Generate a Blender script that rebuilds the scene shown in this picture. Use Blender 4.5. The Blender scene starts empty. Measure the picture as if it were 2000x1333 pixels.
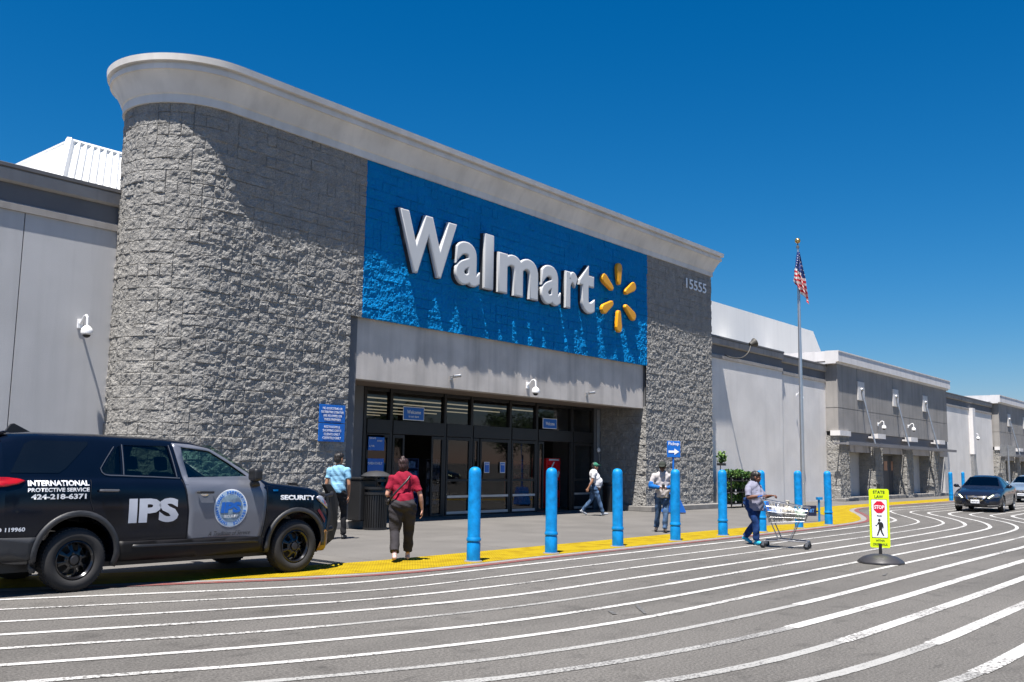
import bpy, bmesh, math, random
import numpy as np
from mathutils import Vector, Matrix, Euler
from mathutils.bvhtree import BVHTree
from mathutils.geometry import tessellate_polygon
random.seed(7)
PI = math.pi; R = math.radians
S = bpy.context.scene
C = S.collection

# ------------------------------------------------------------------ camera
cd = bpy.data.cameras.new('camera'); cam = bpy.data.objects.new('camera', cd); C.objects.link(cam)
YAW, PITCH, ROLL = 0.684616, 0.127458, 0.0167973
fw = Vector((math.cos(YAW)*math.cos(PITCH), math.sin(YAW)*math.cos(PITCH), math.sin(PITCH)))
rt = fw.cross(Vector((0, 0, 1))).normalized(); up = rt.cross(fw)
r2 = rt*math.cos(ROLL) + up*math.sin(ROLL); u2 = up*math.cos(ROLL) - rt*math.sin(ROLL)
M = Matrix((r2, u2, -fw)).transposed().to_4x4(); M.translation = Vector((0, 0, 1.65))
cam.matrix_world = M
cd.sensor_width = 36; cd.lens = 1863.32/2000*36; cd.clip_start = 0.1; cd.clip_end = 3000
S.camera = cam

# ------------------------------------------------------------------ sky, sun, exposure
to_sun = Vector((-0.335, -0.128, 1.0)).normalized()
elev = math.asin(to_sun.z); azim = math.atan2(to_sun.x, to_sun.y)
w = bpy.data.worlds.new('World'); S.world = w; w.use_nodes = True
nt = w.node_tree; nt.nodes.clear()
sky = nt.nodes.new('ShaderNodeTexSky'); sky.sky_type = 'NISHITA'; sky.sun_disc = False
sky.sun_elevation = elev; sky.sun_rotation = azim
sky.air_density = 1.15; sky.dust_density = 0.15; sky.ozone_density = 4.0; sky.altitude = 0
# clear deep blue air: less red the bluer the sky already is
sp = nt.nodes.new('ShaderNodeSeparateColor'); cb = nt.nodes.new('ShaderNodeCombineColor'); nt.links.new(sky.outputs[0], sp.inputs[0])
def wm(op, a, v, c=None):
    q = nt.nodes.new('ShaderNodeMath'); q.operation = op
    for i, x in enumerate((a, v, c)):
        if x is None: continue
        if isinstance(x, (int, float)): q.inputs[i].default_value = x
        else: nt.links.new(x, q.inputs[i])
    return q.outputs[0]
rr0 = wm('MAXIMUM', wm('MULTIPLY_ADD', sp.outputs[1], -1.15, wm('MULTIPLY', sp.outputs[0], 2.0)), 0.0)
nt.links.new(rr0, cb.inputs[0]); nt.links.new(wm('MULTIPLY_ADD', sp.outputs[2], -0.21, wm('MULTIPLY', sp.outputs[1], 0.93)), cb.inputs[1]); nt.links.new(wm('MULTIPLY', sp.outputs[2], 0.96), cb.inputs[2])
bg = nt.nodes.new('ShaderNodeBackground'); bg.inputs[1].default_value = 0.05
wo = nt.nodes.new('ShaderNodeOutputWorld')
nt.links.new(cb.outputs[0], bg.inputs[0]); nt.links.new(bg.outputs[0], wo.inputs[0])
sl = bpy.data.lights.new('sun', 'SUN'); sl.energy = 5.0; sl.angle = R(0.55); sl.color = (1.0, 0.955, 0.9)
sun = bpy.data.objects.new('sun', sl); C.objects.link(sun)
sun.rotation_euler = to_sun.to_track_quat('Z', 'Y').to_euler(); sun.location = (0, -20, 40)
S.view_settings.view_transform = 'Standard'; S.view_settings.look = 'None'
S.view_settings.exposure = 1.1; S.view_settings.gamma = 1
S.cycles.max_bounces = 8; S.cycles.transparent_max_bounces = 12

# ------------------------------------------------------------------ materials
MAT = {}
def mat(name, col, rough=0.6, metal=0.0, var=0.10, vs=2.0, bump=0.0, bs=60.0, coat=0.0, col2=None, spec=0.5, thr=None, emit=None, detail=5, bd=0.01, fine=0.0, fs=90, bump2=None, streak=0.0):
    if name in MAT: return MAT[name]
    m = bpy.data.materials.new(name); m.use_nodes = True; MAT[name] = m
    t = m.node_tree; N = t.nodes; L = t.links; b = N['Principled BSDF']
    b.inputs['Roughness'].default_value = rough; b.inputs['Metallic'].default_value = metal
    b.inputs['Specular IOR Level'].default_value = spec
    if coat: b.inputs['Coat Weight'].default_value = coat; b.inputs['Coat Roughness'].default_value = 0.04
    tc = N.new('ShaderNodeTexCoord')
    no = N.new('ShaderNodeTexNoise'); no.inputs['Scale'].default_value = vs; no.inputs['Detail'].default_value = detail
    L.new(tc.outputs['Object'], no.inputs['Vector'])
    ra = N.new('ShaderNodeValToRGB'); L.new(no.outputs['Fac'], ra.inputs[0])
    c = col; c2 = col2 if col2 else tuple(min(1, x*(1+var)) for x in c)
    c1 = c if col2 else tuple(x*(1-var) for x in c)
    a, z = thr if thr else (0.35, 0.65)
    ra.color_ramp.elements[0].position = a; ra.color_ramp.elements[1].position = z
    ra.color_ramp.elements[0].color = (*c1, 1); ra.color_ramp.elements[1].color = (*c2, 1)
    out = ra.outputs[0]
    if fine:
        n3 = N.new('ShaderNodeTexNoise'); n3.inputs['Scale'].default_value = fs; n3.inputs['Detail'].default_value = 2
        L.new(tc.outputs['Object'], n3.inputs['Vector'])
        mr = N.new('ShaderNodeMapRange'); mr.inputs[1].default_value = 0.3; mr.inputs[2].default_value = 0.7
        mr.inputs[3].default_value = 1-fine; mr.inputs[4].default_value = 1+fine
        L.new(n3.outputs['Fac'], mr.inputs[0])
        mx = N.new('ShaderNodeMix'); mx.data_type = 'RGBA'; mx.blend_type = 'MULTIPLY'; mx.inputs[0].default_value = 1
        L.new(out, mx.inputs[6]); L.new(mr.outputs[0], mx.inputs[7]); out = mx.outputs[2]
    if streak:
        mp = N.new('ShaderNodeMapping'); mp.inputs['Scale'].default_value = (3.5, 3.5, 0.22); n5 = N.new('ShaderNodeTexNoise'); n5.inputs['Scale'].default_value = 1.0; n5.inputs['Detail'].default_value = 6
        L.new(tc.outputs['Object'], mp.inputs[0]); L.new(mp.outputs[0], n5.inputs['Vector'])
        m5 = N.new('ShaderNodeMapRange'); m5.inputs[1].default_value = 0.48; m5.inputs[2].default_value = 0.75; m5.inputs[3].default_value = 1.0; m5.inputs[4].default_value = 1-streak
        L.new(n5.outputs['Fac'], m5.inputs[0]); x5 = N.new('ShaderNodeMix'); x5.data_type = 'RGBA'; x5.blend_type = 'MULTIPLY'; x5.inputs[0].default_value = 1
        L.new(out, x5.inputs[6]); L.new(m5.outputs[0], x5.inputs[7]); out = x5.outputs[2]
    L.new(out, b.inputs['Base Color'])
    if bump:
        n2 = N.new('ShaderNodeTexNoise'); n2.inputs['Scale'].default_value = bs; n2.inputs['Detail'].default_value = 4
        L.new(tc.outputs['Object'], n2.inputs['Vector'])
        bp = N.new('ShaderNodeBump'); bp.inputs['Strength'].default_value = bump; bp.inputs['Distance'].default_value = bd
        L.new(n2.outputs['Fac'], bp.inputs['Height']); L.new(bp.outputs[0], b.inputs['Normal'])
    if bump2:
        n4 = N.new('ShaderNodeTexNoise'); n4.inputs['Scale'].default_value = bump2[0]; n4.inputs['Detail'].default_value = 6; n4.inputs['Roughness'].default_value = 0.62
        L.new(tc.outputs['Object'], n4.inputs['Vector']); b4 = N.new('ShaderNodeBump'); b4.inputs['Strength'].default_value = 1.0; b4.inputs['Distance'].default_value = bump2[1]
        L.new(n4.outputs['Fac'], b4.inputs['Height']); L.new(bp.outputs[0], b4.inputs['Normal']); L.new(b4.outputs[0], b.inputs['Normal'])
    if emit: b.inputs['Emission Color'].default_value = (*emit[0], 1); b.inputs['Emission Strength'].default_value = emit[1]
    return m

def glass(name, tint=(0.5, 0.5, 0.5), gloss=0.14, gcol=(1, 1, 1)):
    m = bpy.data.materials.new(name); m.use_nodes = True; MAT[name] = m
    t = m.node_tree; N = t.nodes; L = t.links; N.clear()
    o = N.new('ShaderNodeOutputMaterial'); tr = N.new('ShaderNodeBsdfTransparent'); tr.inputs[0].default_value = (*tint, 1)
    g = N.new('ShaderNodeBsdfGlossy'); g.inputs['Roughness'].default_value = 0.02; g.inputs[0].default_value = (*gcol, 1)
    lw = N.new('ShaderNodeLayerWeight'); lw.inputs[0].default_value = 0.5; f = N.new('ShaderNodeMath'); f.operation = 'POWER'; f.inputs[1].default_value = 4.0; L.new(lw.outputs['Facing'], f.inputs[0])
    ad = N.new('ShaderNodeMath'); ad.operation = 'ADD'; ad.inputs[1].default_value = gloss+0.045; ad.use_clamp = True
    mx = N.new('ShaderNodeMixShader'); L.new(f.outputs[0], ad.inputs[0]); L.new(ad.outputs[0], mx.inputs[0])
    L.new(tr.outputs[0], mx.inputs[1]); L.new(g.outputs[0], mx.inputs[2]); L.new(mx.outputs[0], o.inputs[0])
    return m

def asphalt():
    m = bpy.data.materials.new('asphalt'); m.use_nodes = True; t = m.node_tree; N = t.nodes; L = t.links; b = N['Principled BSDF']
    b.inputs['Roughness'].default_value = 0.85; b.inputs['Specular IOR Level'].default_value = 0.3
    tc = N.new('ShaderNodeTexCoord')
    def noise(s, d, sx=1.0):
        n = N.new('ShaderNodeTexNoise'); n.inputs['Scale'].default_value = s; n.inputs['Detail'].default_value = d
        mp = N.new('ShaderNodeMapping'); mp.inputs['Scale'].default_value = (sx, 1, 1)
        L.new(tc.outputs['Object'], mp.inputs[0]); L.new(mp.outputs[0], n.inputs['Vector']); return n.outputs['Fac']
    def rng(src, a, z, lo, hi):
        q = N.new('ShaderNodeMapRange'); q.inputs[1].default_value = a; q.inputs[2].default_value = z; q.inputs[3].default_value = lo; q.inputs[4].default_value = hi
        L.new(src, q.inputs[0]); return q.outputs[0]
    def mul(a, c):
        q = N.new('ShaderNodeMath'); q.operation = 'MULTIPLY'; L.new(a, q.inputs[0]); L.new(c, q.inputs[1]); return q.outputs[0]
    v = rng(noise(0.5, 6, 0.35), 0.3, 0.7, 0.86, 1.13)
    v = mul(v, rng(noise(42, 4), 0.3, 0.7, 0.60, 1.45))
    v = mul(v, rng(noise(120, 2), 0.35, 0.65, 0.72, 1.32))
    v = mul(v, rng(noise(2.2, 7), 0.56, 0.72, 1.0, 0.74)); v = mul(v, rng(noise(0.9, 3, 0.08), 0.52, 0.68, 1.0, 0.80)); v = mul(v, rng(noise(7, 4, 0.3), 0.6, 0.72, 1.0, 0.75))
    # dark oil drops and gum
    vo = N.new('ShaderNodeTexVoronoi'); vo.inputs['Scale'].default_value = 1.6; L.new(tc.outputs['Object'], vo.inputs['Vector'])
    v = mul(v, rng(vo.outputs['Distance'], 0.03, 0.07, 0.62, 1.0))
    # light grit
    vo2 = N.new('ShaderNodeTexVoronoi'); vo2.inputs['Scale'].default_value = 38; L.new(tc.outputs['Object'], vo2.inputs['Vector'])
    v = mul(v, rng(vo2.outputs['Distance'], 0.05, 0.16, 1.5, 1.0))
    mx = N.new('ShaderNodeMix'); mx.data_type = 'RGBA'; mx.blend_type = 'MULTIPLY'; mx.inputs[0].default_value = 1
    mx.inputs[6].default_value = (0.098, 0.092, 0.084, 1); L.new(v, mx.inputs[7]); L.new(mx.outputs[2], b.inputs['Base Color'])
    bp = N.new('ShaderNodeBump'); bp.inputs['Strength'].default_value = 0.55; bp.inputs['Distance'].default_value = 0.006
    L.new(noise(90, 3), bp.inputs['Height']); L.new(bp.outputs[0], b.inputs['Normal'])
    return m

def worn(name, col, under, wear=0.5, rough=0.7, scale=28):
    """road paint, worn through to what lies under it"""
    m = bpy.data.materials.new(name); m.use_nodes = True; t = m.node_tree; N = t.nodes; L = t.links; b = N['Principled BSDF']
    b.inputs['Roughness'].default_value = rough
    tc = N.new('ShaderNodeTexCoord')
    n = N.new('ShaderNodeTexNoise'); n.inputs['Scale'].default_value = scale; n.inputs['Detail'].default_value = 6; n.inputs['Roughness'].default_value = 0.7
    n2 = N.new('ShaderNodeTexNoise'); n2.inputs['Scale'].default_value = 0.8; n2.inputs['Detail'].default_value = 4
    L.new(tc.outputs['Object'], n.inputs['Vector']); L.new(tc.outputs['Object'], n2.inputs['Vector'])
    ad = N.new('ShaderNodeMath'); ad.operation = 'MULTIPLY_ADD'; ad.inputs[1].default_value = 0.45; L.new(n2.outputs['Fac'], ad.inputs[0]); L.new(n.outputs['Fac'], ad.inputs[2])
    ra = N.new('ShaderNodeValToRGB'); ra.color_ramp.elements[0].position = wear-0.05; ra.color_ramp.elements[1].position = wear+0.06
    ra.color_ramp.elements[0].color = (*under, 1); ra.color_ramp.elements[1].color = (*col, 1)
    L.new(ad.outputs[0], ra.inputs[0])
    n3 = N.new('ShaderNodeTexNoise'); n3.inputs['Scale'].default_value = 70; n3.inputs['Detail'].default_value = 2; L.new(tc.outputs['Object'], n3.inputs['Vector'])
    mr = N.new('ShaderNodeMapRange'); mr.inputs[1].default_value = 0.3; mr.inputs[2].default_value = 0.7; mr.inputs[3].default_value = 0.85; mr.inputs[4].default_value = 1.08; L.new(n3.outputs['Fac'], mr.inputs[0])
    mx = N.new('ShaderNodeMix'); mx.data_type = 'RGBA'; mx.blend_type = 'MULTIPLY'; mx.inputs[0].default_value = 1
    L.new(ra.outputs[0], mx.inputs[6]); L.new(mr.outputs[0], mx.inputs[7]); L.new(mx.outputs[2], b.inputs['Base Color'])
    return m

# ------------------------------------------------------------------ mesh helpers
def tag(o, label=None, cat=None, group=None, kind=None):
    if label: o['label'] = label
    if cat: o['category'] = cat
    if group: o['group'] = group
    if kind: o['kind'] = kind
    return o
def empty(name, loc=(0, 0, 0), rz=0.0, label=None, cat=None, group=None):
    o = bpy.data.objects.new(name, None); C.objects.link(o); o.location = loc; o.rotation_euler = (0, 0, rz); o.empty_display_size = 0.2
    tag(o, label, cat, group); return o
def rootm(p):
    while p.parent: p = p.parent
    return Matrix.Translation(p.location) @ p.rotation_euler.to_matrix().to_4x4()

class MB:
    def __init__(s): s.v = []; s.f = []; s.m = []; s.cm = 0; s.T = None
    def add(s, vs, fs):
        o = len(s.v)
        for p in vs:
            p = Vector(p)
            if s.T is not None: p = s.T @ p
            s.v.append(p)
        for f in fs: s.f.append([i+o for i in f]); s.m.append(s.cm)
        return s
    def box(s, x0, y0, z0, x1, y1, z1):
        v = [(x0, y0, z0), (x1, y0, z0), (x1, y1, z0), (x0, y1, z0), (x0, y0, z1), (x1, y0, z1), (x1, y1, z1), (x0, y1, z1)]
        return s.add(v, [(0, 3, 2, 1), (4, 5, 6, 7), (0, 1, 5, 4), (1, 2, 6, 5), (2, 3, 7, 6), (3, 0, 4, 7)])
    def prism(s, poly, ax, d0, d1):
        """poly of 2D points extruded along axis ax ('x': (y,z), 'y': (x,z), 'z': (x,y))"""
        def P(p, d): return (d, p[0], p[1]) if ax == 'x' else (p[0], d, p[1]) if ax == 'y' else (p[0], p[1], d)
        n = len(poly); v = [P(p, d0) for p in poly]+[P(p, d1) for p in poly]
        return s.add(v, [tuple(range(n)), tuple(range(2*n-1, n-1, -1))]+[(i, i+n, (i+1) % n+n, (i+1) % n) for i in range(n)])
    def tube(s, pts, r, n=8, cap=True, closed=False):
        pts = [Vector(p) for p in pts]; k = len(pts)
        rs = r if isinstance(r, (list, tuple)) else [r]*k
        vs = []; pu = None
        for i, p in enumerate(pts):
            if closed: t = pts[(i+1) % k]-pts[i-1]
            else: t = pts[min(i+1, k-1)]-pts[max(i-1, 0)]
            t.normalize()
            if pu is None:
                a = Vector((0, 0, 1)) if abs(t.z) < 0.9 else Vector((1, 0, 0)); u = t.cross(a).normalized()
            else: u = (pu-t*pu.dot(t)).normalized()
            pu = u; q = t.cross(u)
            for j in range(n): an = 2*PI*j/n; vs.append(p+(u*math.cos(an)+q*math.sin(an))*rs[i])
        fs = []
        for i in range(k if closed else k-1):
            a = i*n; b = ((i+1) % k)*n
            for j in range(n): fs.append((a+j, a+(j+1) % n, b+(j+1) % n, b+j))
        if cap and not closed: fs += [tuple(range(n-1, -1, -1)), tuple(range((k-1)*n, k*n))]
        return s.add(vs, fs)
    def lathe(s, prof, n=24, T=None, cap=True):
        """prof: (r, z) pairs round the z axis"""
        vs = []; fs = []
        for r, z in prof:
            for j in range(n):
                a = 2*PI*j/n; p = Vector((r*math.cos(a), r*math.sin(a), z)); vs.append(T @ p if T else p)
        for i in range(len(prof)-1):
            for j in range(n): fs.append((i*n+j, i*n+(j+1) % n, (i+1)*n+(j+1) % n, (i+1)*n+j))
        if cap: fs += [tuple(range(n-1, -1, -1)), tuple(range((len(prof)-1)*n, len(prof)*n))]
        return s.add(vs, fs)
    def ell(s, c, r, n=12, k=8, rot=None):
        c = Vector(c); r = Vector(r) if not isinstance(r, (int, float)) else Vector((r, r, r)); vs = []; fs = []
        for i in range(1, k):
            th = PI*i/k
            for j in range(n):
                a = 2*PI*j/n; p = Vector((math.sin(th)*math.cos(a)*r.x, math.sin(th)*math.sin(a)*r.y, math.cos(th)*r.z))
                vs.append(c+(rot @ p if rot else p))
        p = Vector((0, 0, r.z)); vs.append(c+(rot @ p if rot else p)); p = -p; vs.append(c+(rot @ p if rot else p))
        T, B = len(vs)-2, len(vs)-1
        for i in range(k-2):
            for j in range(n): fs.append((i*n+j, (i+1)*n+j, (i+1)*n+(j+1) % n, i*n+(j+1) % n))
        for j in range(n): fs.append((T, j, (j+1) % n)); fs.append((B, (k-2)*n+(j+1) % n, (k-2)*n+j))
        return s.add(vs, fs)
    def cap(s, p0, r0, p1, r1, n=12):
        p0, p1 = Vector(p0), Vector(p1); s.ell(p0, r0, n, 8); s.ell(p1, r1, n, 8); s.tube([p0, p1], [r0, r1], n); return s
    def limb(s, ch, n=12):
        for (a, ra), (b, rb) in zip(ch[:-1], ch[1:]): s.cap(a, ra, b, rb, n)
        return s
    def build(s, name, mats, parent=None, smooth=False, bevel=0.0, world=False, seg=2, weld=False):
        me = bpy.data.meshes.new(name); vs = s.v
        if world and parent is not None:
            I = rootm(parent).inverted(); vs = [I @ v for v in vs]
        me.from_pydata([tuple(v) for v in vs], [], s.f)
        if not isinstance(mats, (list, tuple)): mats = [mats]
        for m in mats: me.materials.append(m)
        if len(mats) > 1: me.polygons.foreach_set('material_index', s.m)
        bm = bmesh.new(); bm.from_mesh(me)
        if weld: bmesh.ops.remove_doubles(bm, verts=bm.verts, dist=1e-4)
        bmesh.ops.recalc_face_normals(bm, faces=bm.faces); bm.to_mesh(me); bm.free()
        if smooth: me.polygons.foreach_set('use_smooth', [True]*len(me.polygons))
        me.update()
        o = bpy.data.objects.new(name, me); C.objects.link(o)
        if parent is not None: o.parent = parent
        if bevel:
            b = o.modifiers.new('bevel', 'BEVEL'); b.width = bevel; b.segments = seg; b.limit_method = 'ANGLE'; b.angle_limit = R(35)
            if smooth is False and seg > 1: b.harden_normals = False
        if smooth == 'auto':
            sharp(o)
        return o
def sharp(o, ang=35):
    me = o.data; bm = bmesh.new(); bm.from_mesh(me)
    for e in bm.edges:
        e.smooth = not (len(e.link_faces) == 2 and e.calc_face_angle(0) > R(ang))
    bm.to_mesh(me); bm.free(); me.polygons.foreach_set('use_smooth', [True]*len(me.polygons)); me.update()

def organic(mb, name, m, parent, vox=0.012, it=6, smooth=True):
    """union of overlapping volumes as one continuous skin"""
    o = mb.build(name+'_raw', m)
    r = o.modifiers.new('r', 'REMESH'); r.mode = 'VOXEL'; r.voxel_size = vox
    if it: q = o.modifiers.new('s', 'SMOOTH'); q.factor = 0.5; q.iterations = it
    dg = bpy.context.evaluated_depsgraph_get(); me = bpy.data.meshes.new_from_object(o.evaluated_get(dg))
    raw = o.data; bpy.data.objects.remove(o); bpy.data.meshes.remove(raw)
    me.name = name; me.materials.clear(); me.materials.append(m); me.polygons.foreach_set('use_smooth', [smooth]*len(me.polygons))
    n = bpy.data.objects.new(name, me); C.objects.link(n)
    if parent is not None: n.parent = parent
    return n
def bake(o):
    """apply the modifiers of an object"""
    dg = bpy.context.evaluated_depsgraph_get(); me = bpy.data.meshes.new_from_object(o.evaluated_get(dg))
    o.modifiers.clear(); old = o.data; o.data = me; bpy.data.meshes.remove(old); return o

def text_mesh(s, size=1.0, bold=0.0, ext=0.0, bev=0.0, align='CENTER', shear=0.0, space=1.0, res=3):
    cu = bpy.data.curves.new('t', 'FONT'); cu.body = s; cu.size = size; cu.offset = bold; cu.extrude = ext; cu.bevel_depth = bev; cu.bevel_resolution = 2
    cu.align_x = align; cu.align_y = 'CENTER'; cu.shear = shear; cu.space_character = space; cu.resolution_u = res; cu.space_line = 0.95
    o = bpy.data.objects.new('t', cu); C.objects.link(o); dg = bpy.context.evaluated_depsgraph_get()
    me = bpy.data.meshes.new_from_object(o.evaluated_get(dg)); bpy.data.objects.remove(o); bpy.data.curves.remove(cu)
    return me
def fit_mesh(me, x0, x1, y0, y1):
    a = np.empty(len(me.vertices)*3); me.vertices.foreach_get('co', a); a = a.reshape(-1, 3)
    lo, hi = a.min(0), a.max(0)
    a[:, 0] = x0+(a[:, 0]-lo[0])/(hi[0]-lo[0])*(x1-x0); a[:, 1] = y0+(a[:, 1]-lo[1])/(hi[1]-lo[1])*(y1-y0)
    me.vertices.foreach_set('co', a.ravel()); me.update(); return me
def place(me, name, m, Mx, parent=None, world=False):
    """link a mesh after transforming it by matrix Mx"""
    if world and parent is not None: Mx = rootm(parent).inverted() @ Mx
    me.transform(Mx); me.materials.clear(); me.materials.append(m); o = bpy.data.objects.new(name, me); C.objects.link(o); me.name = name
    if parent is not None: o.parent = parent
    return o
def frame(o, ex, ey):
    """matrix with origin o, x axis ex, y axis ey"""
    ex = Vector(ex).normalized(); ey = Vector(ey).normalized(); ez = ex.cross(ey)
    m = Matrix((ex, ey, ez)).transposed().to_4x4(); m.translation = Vector(o); return m
def copy_tree(o, parent=None):
    c = o.copy(); C.objects.link(c); c.parent = parent
    for ch in list(o.children): copy_tree(ch, c)
    return c

# ------------------------------------------------------------------ common materials
M_asph = asphalt()
M_walk = mat('sidewalk_concrete', (0.113, 0.106, 0.097), 0.85, var=0.13, vs=0.6, bump=0.25, bs=40, fine=0.14, fs=60)
M_kerb = mat('kerb_concrete', (0.2, 0.19, 0.178), 0.85, var=0.15, vs=2, bump=0.3, bs=40, fine=0.12)
M_white = worn('white_road_paint', (0.46, 0.45, 0.43), (0.105, 0.099, 0.091), 0.65, scale=26)
M_white_faded = worn('faded_road_paint', (0.30, 0.295, 0.28), (0.094, 0.09, 0.085), 0.66, scale=40)
M_red = worn('red_kerb_paint', (0.17, 0.045, 0.04), (0.115, 0.097, 0.09), 0.66)
M_stone = mat('split_face_block', (0.30, 0.29, 0.272), 0.95, var=0.12, vs=3.2, bump=1.0, bs=40, bd=0.02, fine=0.2, fs=30, spec=0.1, bump2=(19, 0.055))
M_blue = mat('blue_painted_block', (0.0, 0.215, 0.53), 0.8, var=0.06, vs=1.5, bump=1.0, bs=40, bd=0.02, spec=0.1, bump2=(19, 0.055))
M_stucco = mat('pale_grey_stucco', (0.48, 0.475, 0.475), 0.85, streak=0.10, var=0.05, vs=0.8, bump=0.4, bs=70, bd=0.01, fine=0.06)
M_stucco_w = mat('light_stucco', (0.72, 0.69, 0.66), 0.85, streak=0.07, var=0.07, vs=0.7, bump=0.4, bs=70, fine=0.05)
M_trim = mat('coping_grey', (0.30, 0.28, 0.262), 0.8, streak=0.25, var=0.1, vs=1.5, bump=0.3, bs=60)
M_dark = mat('dark_grey_band', (0.125, 0.128, 0.138), 0.8, var=0.08, vs=1.5, bump=0.2)
M_capm = mat('metal_cap', (0.13, 0.125, 0.125), 0.5, 0.3)
M_corn = mat('cornice_stucco', (0.68, 0.645, 0.60), 0.75, streak=0.13, var=0.09, vs=0.9, bump=0.15, bs=80)
M_roofw = mat('white_roof_metal', (0.78, 0.78, 0.76), 0.5, var=0.03, vs=1.0)
M_bond = mat('white_parapet', (0.86, 0.84, 0.79), 0.7, streak=0.06, var=0.03, vs=0.5)
M_alu = mat('dark_bronze_frame', (0.022, 0.021, 0.021), 0.42, 0.3, var=0.1)
M_bar = mat('brushed_aluminium', (0.5, 0.52, 0.54), 0.35, 0.7)
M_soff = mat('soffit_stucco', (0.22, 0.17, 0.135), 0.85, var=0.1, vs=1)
M_grey = mat('smooth_grey_paint', (0.125, 0.13, 0.14), 0.75, var=0.1, vs=0.9, bump=0.2)
M_int = mat('dark_interior', (0.05, 0.05, 0.058), 0.7)
M_wh = mat('white_plastic', (0.8, 0.8, 0.8), 0.35, var=0.02)
M_blk = mat('black_plastic', (0.012, 0.012, 0.013), 0.45, var=0.2)
M_rub = mat('black_rubber', (0.022, 0.021, 0.021), 0.8, var=0.15, bump=0.2, bs=80)
M_sblue = mat('sign_blue', (0.005, 0.13, 0.52), 0.4, var=0.03)
M_swhite = mat('sign_white', (0.82, 0.83, 0.85), 0.4, var=0.02)
M_bol = mat('bollard_blue', (0.0, 0.19, 0.48), 0.5, var=0.2, vs=7, spec=0.3, fine=0.06, fs=25)
M_steel = mat('galvanised_steel', (0.42, 0.42, 0.42), 0.4, 0.8, var=0.12, vs=8)
M_glass = glass('store_glass', (0.6, 0.62, 0.63), 0.0)

# ------------------------------------------------------------------ ground, sidewalk, road paint
def crom(pts, n=8, closed=False):
    P = [Vector((*p, 0)) if len(p) == 2 else Vector(p) for p in pts]; out = []
    for i in range(len(P)-1):
        a = P[i-1] if i else P[0]*2-P[1]; b = P[i]; c = P[i+1]; d = P[i+2] if i+2 < len(P) else P[-1]*2-P[-2]
        ca = [(q[1]-q[0]).length**0.5+1e-6 for q in ((a, b), (b, c), (c, d))]
        t0 = 0; t1 = ca[0]; t2 = t1+ca[1]; t3 = t2+ca[2]
        for k in range(n):
            t = t1+(t2-t1)*k/n
            A1 = a*((t1-t)/(t1-t0))+b*((t-t0)/(t1-t0)); A2 = b*((t2-t)/(t2-t1))+c*((t-t1)/(t2-t1)); A3 = c*((t3-t)/(t3-t2))+d*((t-t2)/(t3-t2))
            B1 = A1*((t2-t)/(t2-t0))+A2*((t-t0)/(t2-t0)); B2 = A2*((t3-t)/(t3-t1))+A3*((t-t1)/(t3-t1))
            out.append(B1*((t2-t)/(t2-t1))+B2*((t-t1)/(t2-t1)))
    out.append(P[-1]); return out
def strip(mb, pts, wd, z, jit=0.0):
    n = len(pts); vs = []
    for i, p in enumerate(pts):
        t = (pts[min(i+1, n-1)]-pts[max(i-1, 0)]).normalized(); q = Vector((-t.y, t.x, 0))
        h = wd/2+random.uniform(-jit, jit)
        vs += [Vector((p.x+q.x*h, p.y+q.y*h, z)), Vector((p.x-q.x*h, p.y-q.y*h, z))]
    mb.add(vs, [(2*i, 2*i+1, 2*i+3, 2*i+2) for i in range(n-1)])
def resamp(pts, n):
    d = [0]
    for a, b in zip(pts[:-1], pts[1:]): d.append(d[-1]+(b-a).length)
    out = []; j = 0
    for i in range(n):
        t = d[-1]*i/(n-1)
        while j < len(d)-2 and d[j+1] < t: j += 1
        f = (t-d[j])/max(d[j+1]-d[j], 1e-9); out.append(pts[j].lerp(pts[j+1], min(1, max(0, f))))
    return out

g = MB(); g.add([(-900, -900, 0), (1500, -900, 0), (1500, 1500, 0), (-900, 1500, 0)], [(0, 1, 2, 3)])
tag(g.build('ground', M_asph), kind='structure')
YO = crom([(-14, 19.5), (-5, 16.6), (1, 14.25), (5.2, 12.62), (7.4, 11.72), (8.9, 11.05), (10.3, 10.66), (11.6, 10.58), (13.5, 10.62), (17.5, 10.6), (22, 10.58), (26, 10.6), (28.6, 10.69), (30.45, 10.85), (32.2, 11.25), (35.7, 12.65), (38.5, 13.9), (41.0, 14.6), (44.5, 14.75), (57, 14.7), (90, 14.9), (130, 15)])
YI = crom([(-13, 20.6), (-4.4, 17.7), (1.6, 15.35), (5.8, 13.75), (8.0, 12.85), (9.6, 12.2), (10.8, 11.98), (13, 11.93), (17.5, 11.9), (22, 11.88), (26, 11.8), (29.4, 11.55), (33.1, 12.75), (35.6, 14.2), (40, 15.75), (47.4, 16.0), (63, 16.1), (90, 16.2), (130, 16.3)])
sw = MB(); n = 160; a = resamp(YI, n)
sw.add([(p.x, p.y, 0.004) for p in a]+[(p.x, 40, 0.004) for p in a], [(i, i+1, n+i+1, n+i) for i in range(n-1)])
tag(sw.build('sidewalk', M_walk), kind='structure')
# panel joints of the sidewalk
jt = MB(); M_joint = mat('joint', (0.12, 0.11, 0.1), 0.9)
for x in (4.0, 7.6, 11.2, 14.8, 18.4, 22.0, 25.6, 29.2, 32.8, 36.4, 41, 46): jt.add([(x-0.006, 12.1 if 9 < x < 30 else 16.2, 0.008), (x+0.006, 12.1 if 9 < x < 30 else 16.2, 0.008), (x+0.006, 18.6, 0.008), (x-0.006, 18.6, 0.008)], [(0, 1, 2, 3)])
for x0, x1 in ((10.5, 31),): jt.add([(x0, 15.0, 0.008), (x1, 15.0, 0.008), (x1, 15.012, 0.008), (x0, 15.012, 0.008)], [(0, 1, 2, 3)])
tag(jt.build('sidewalk_joints', M_joint), kind='structure')
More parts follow.
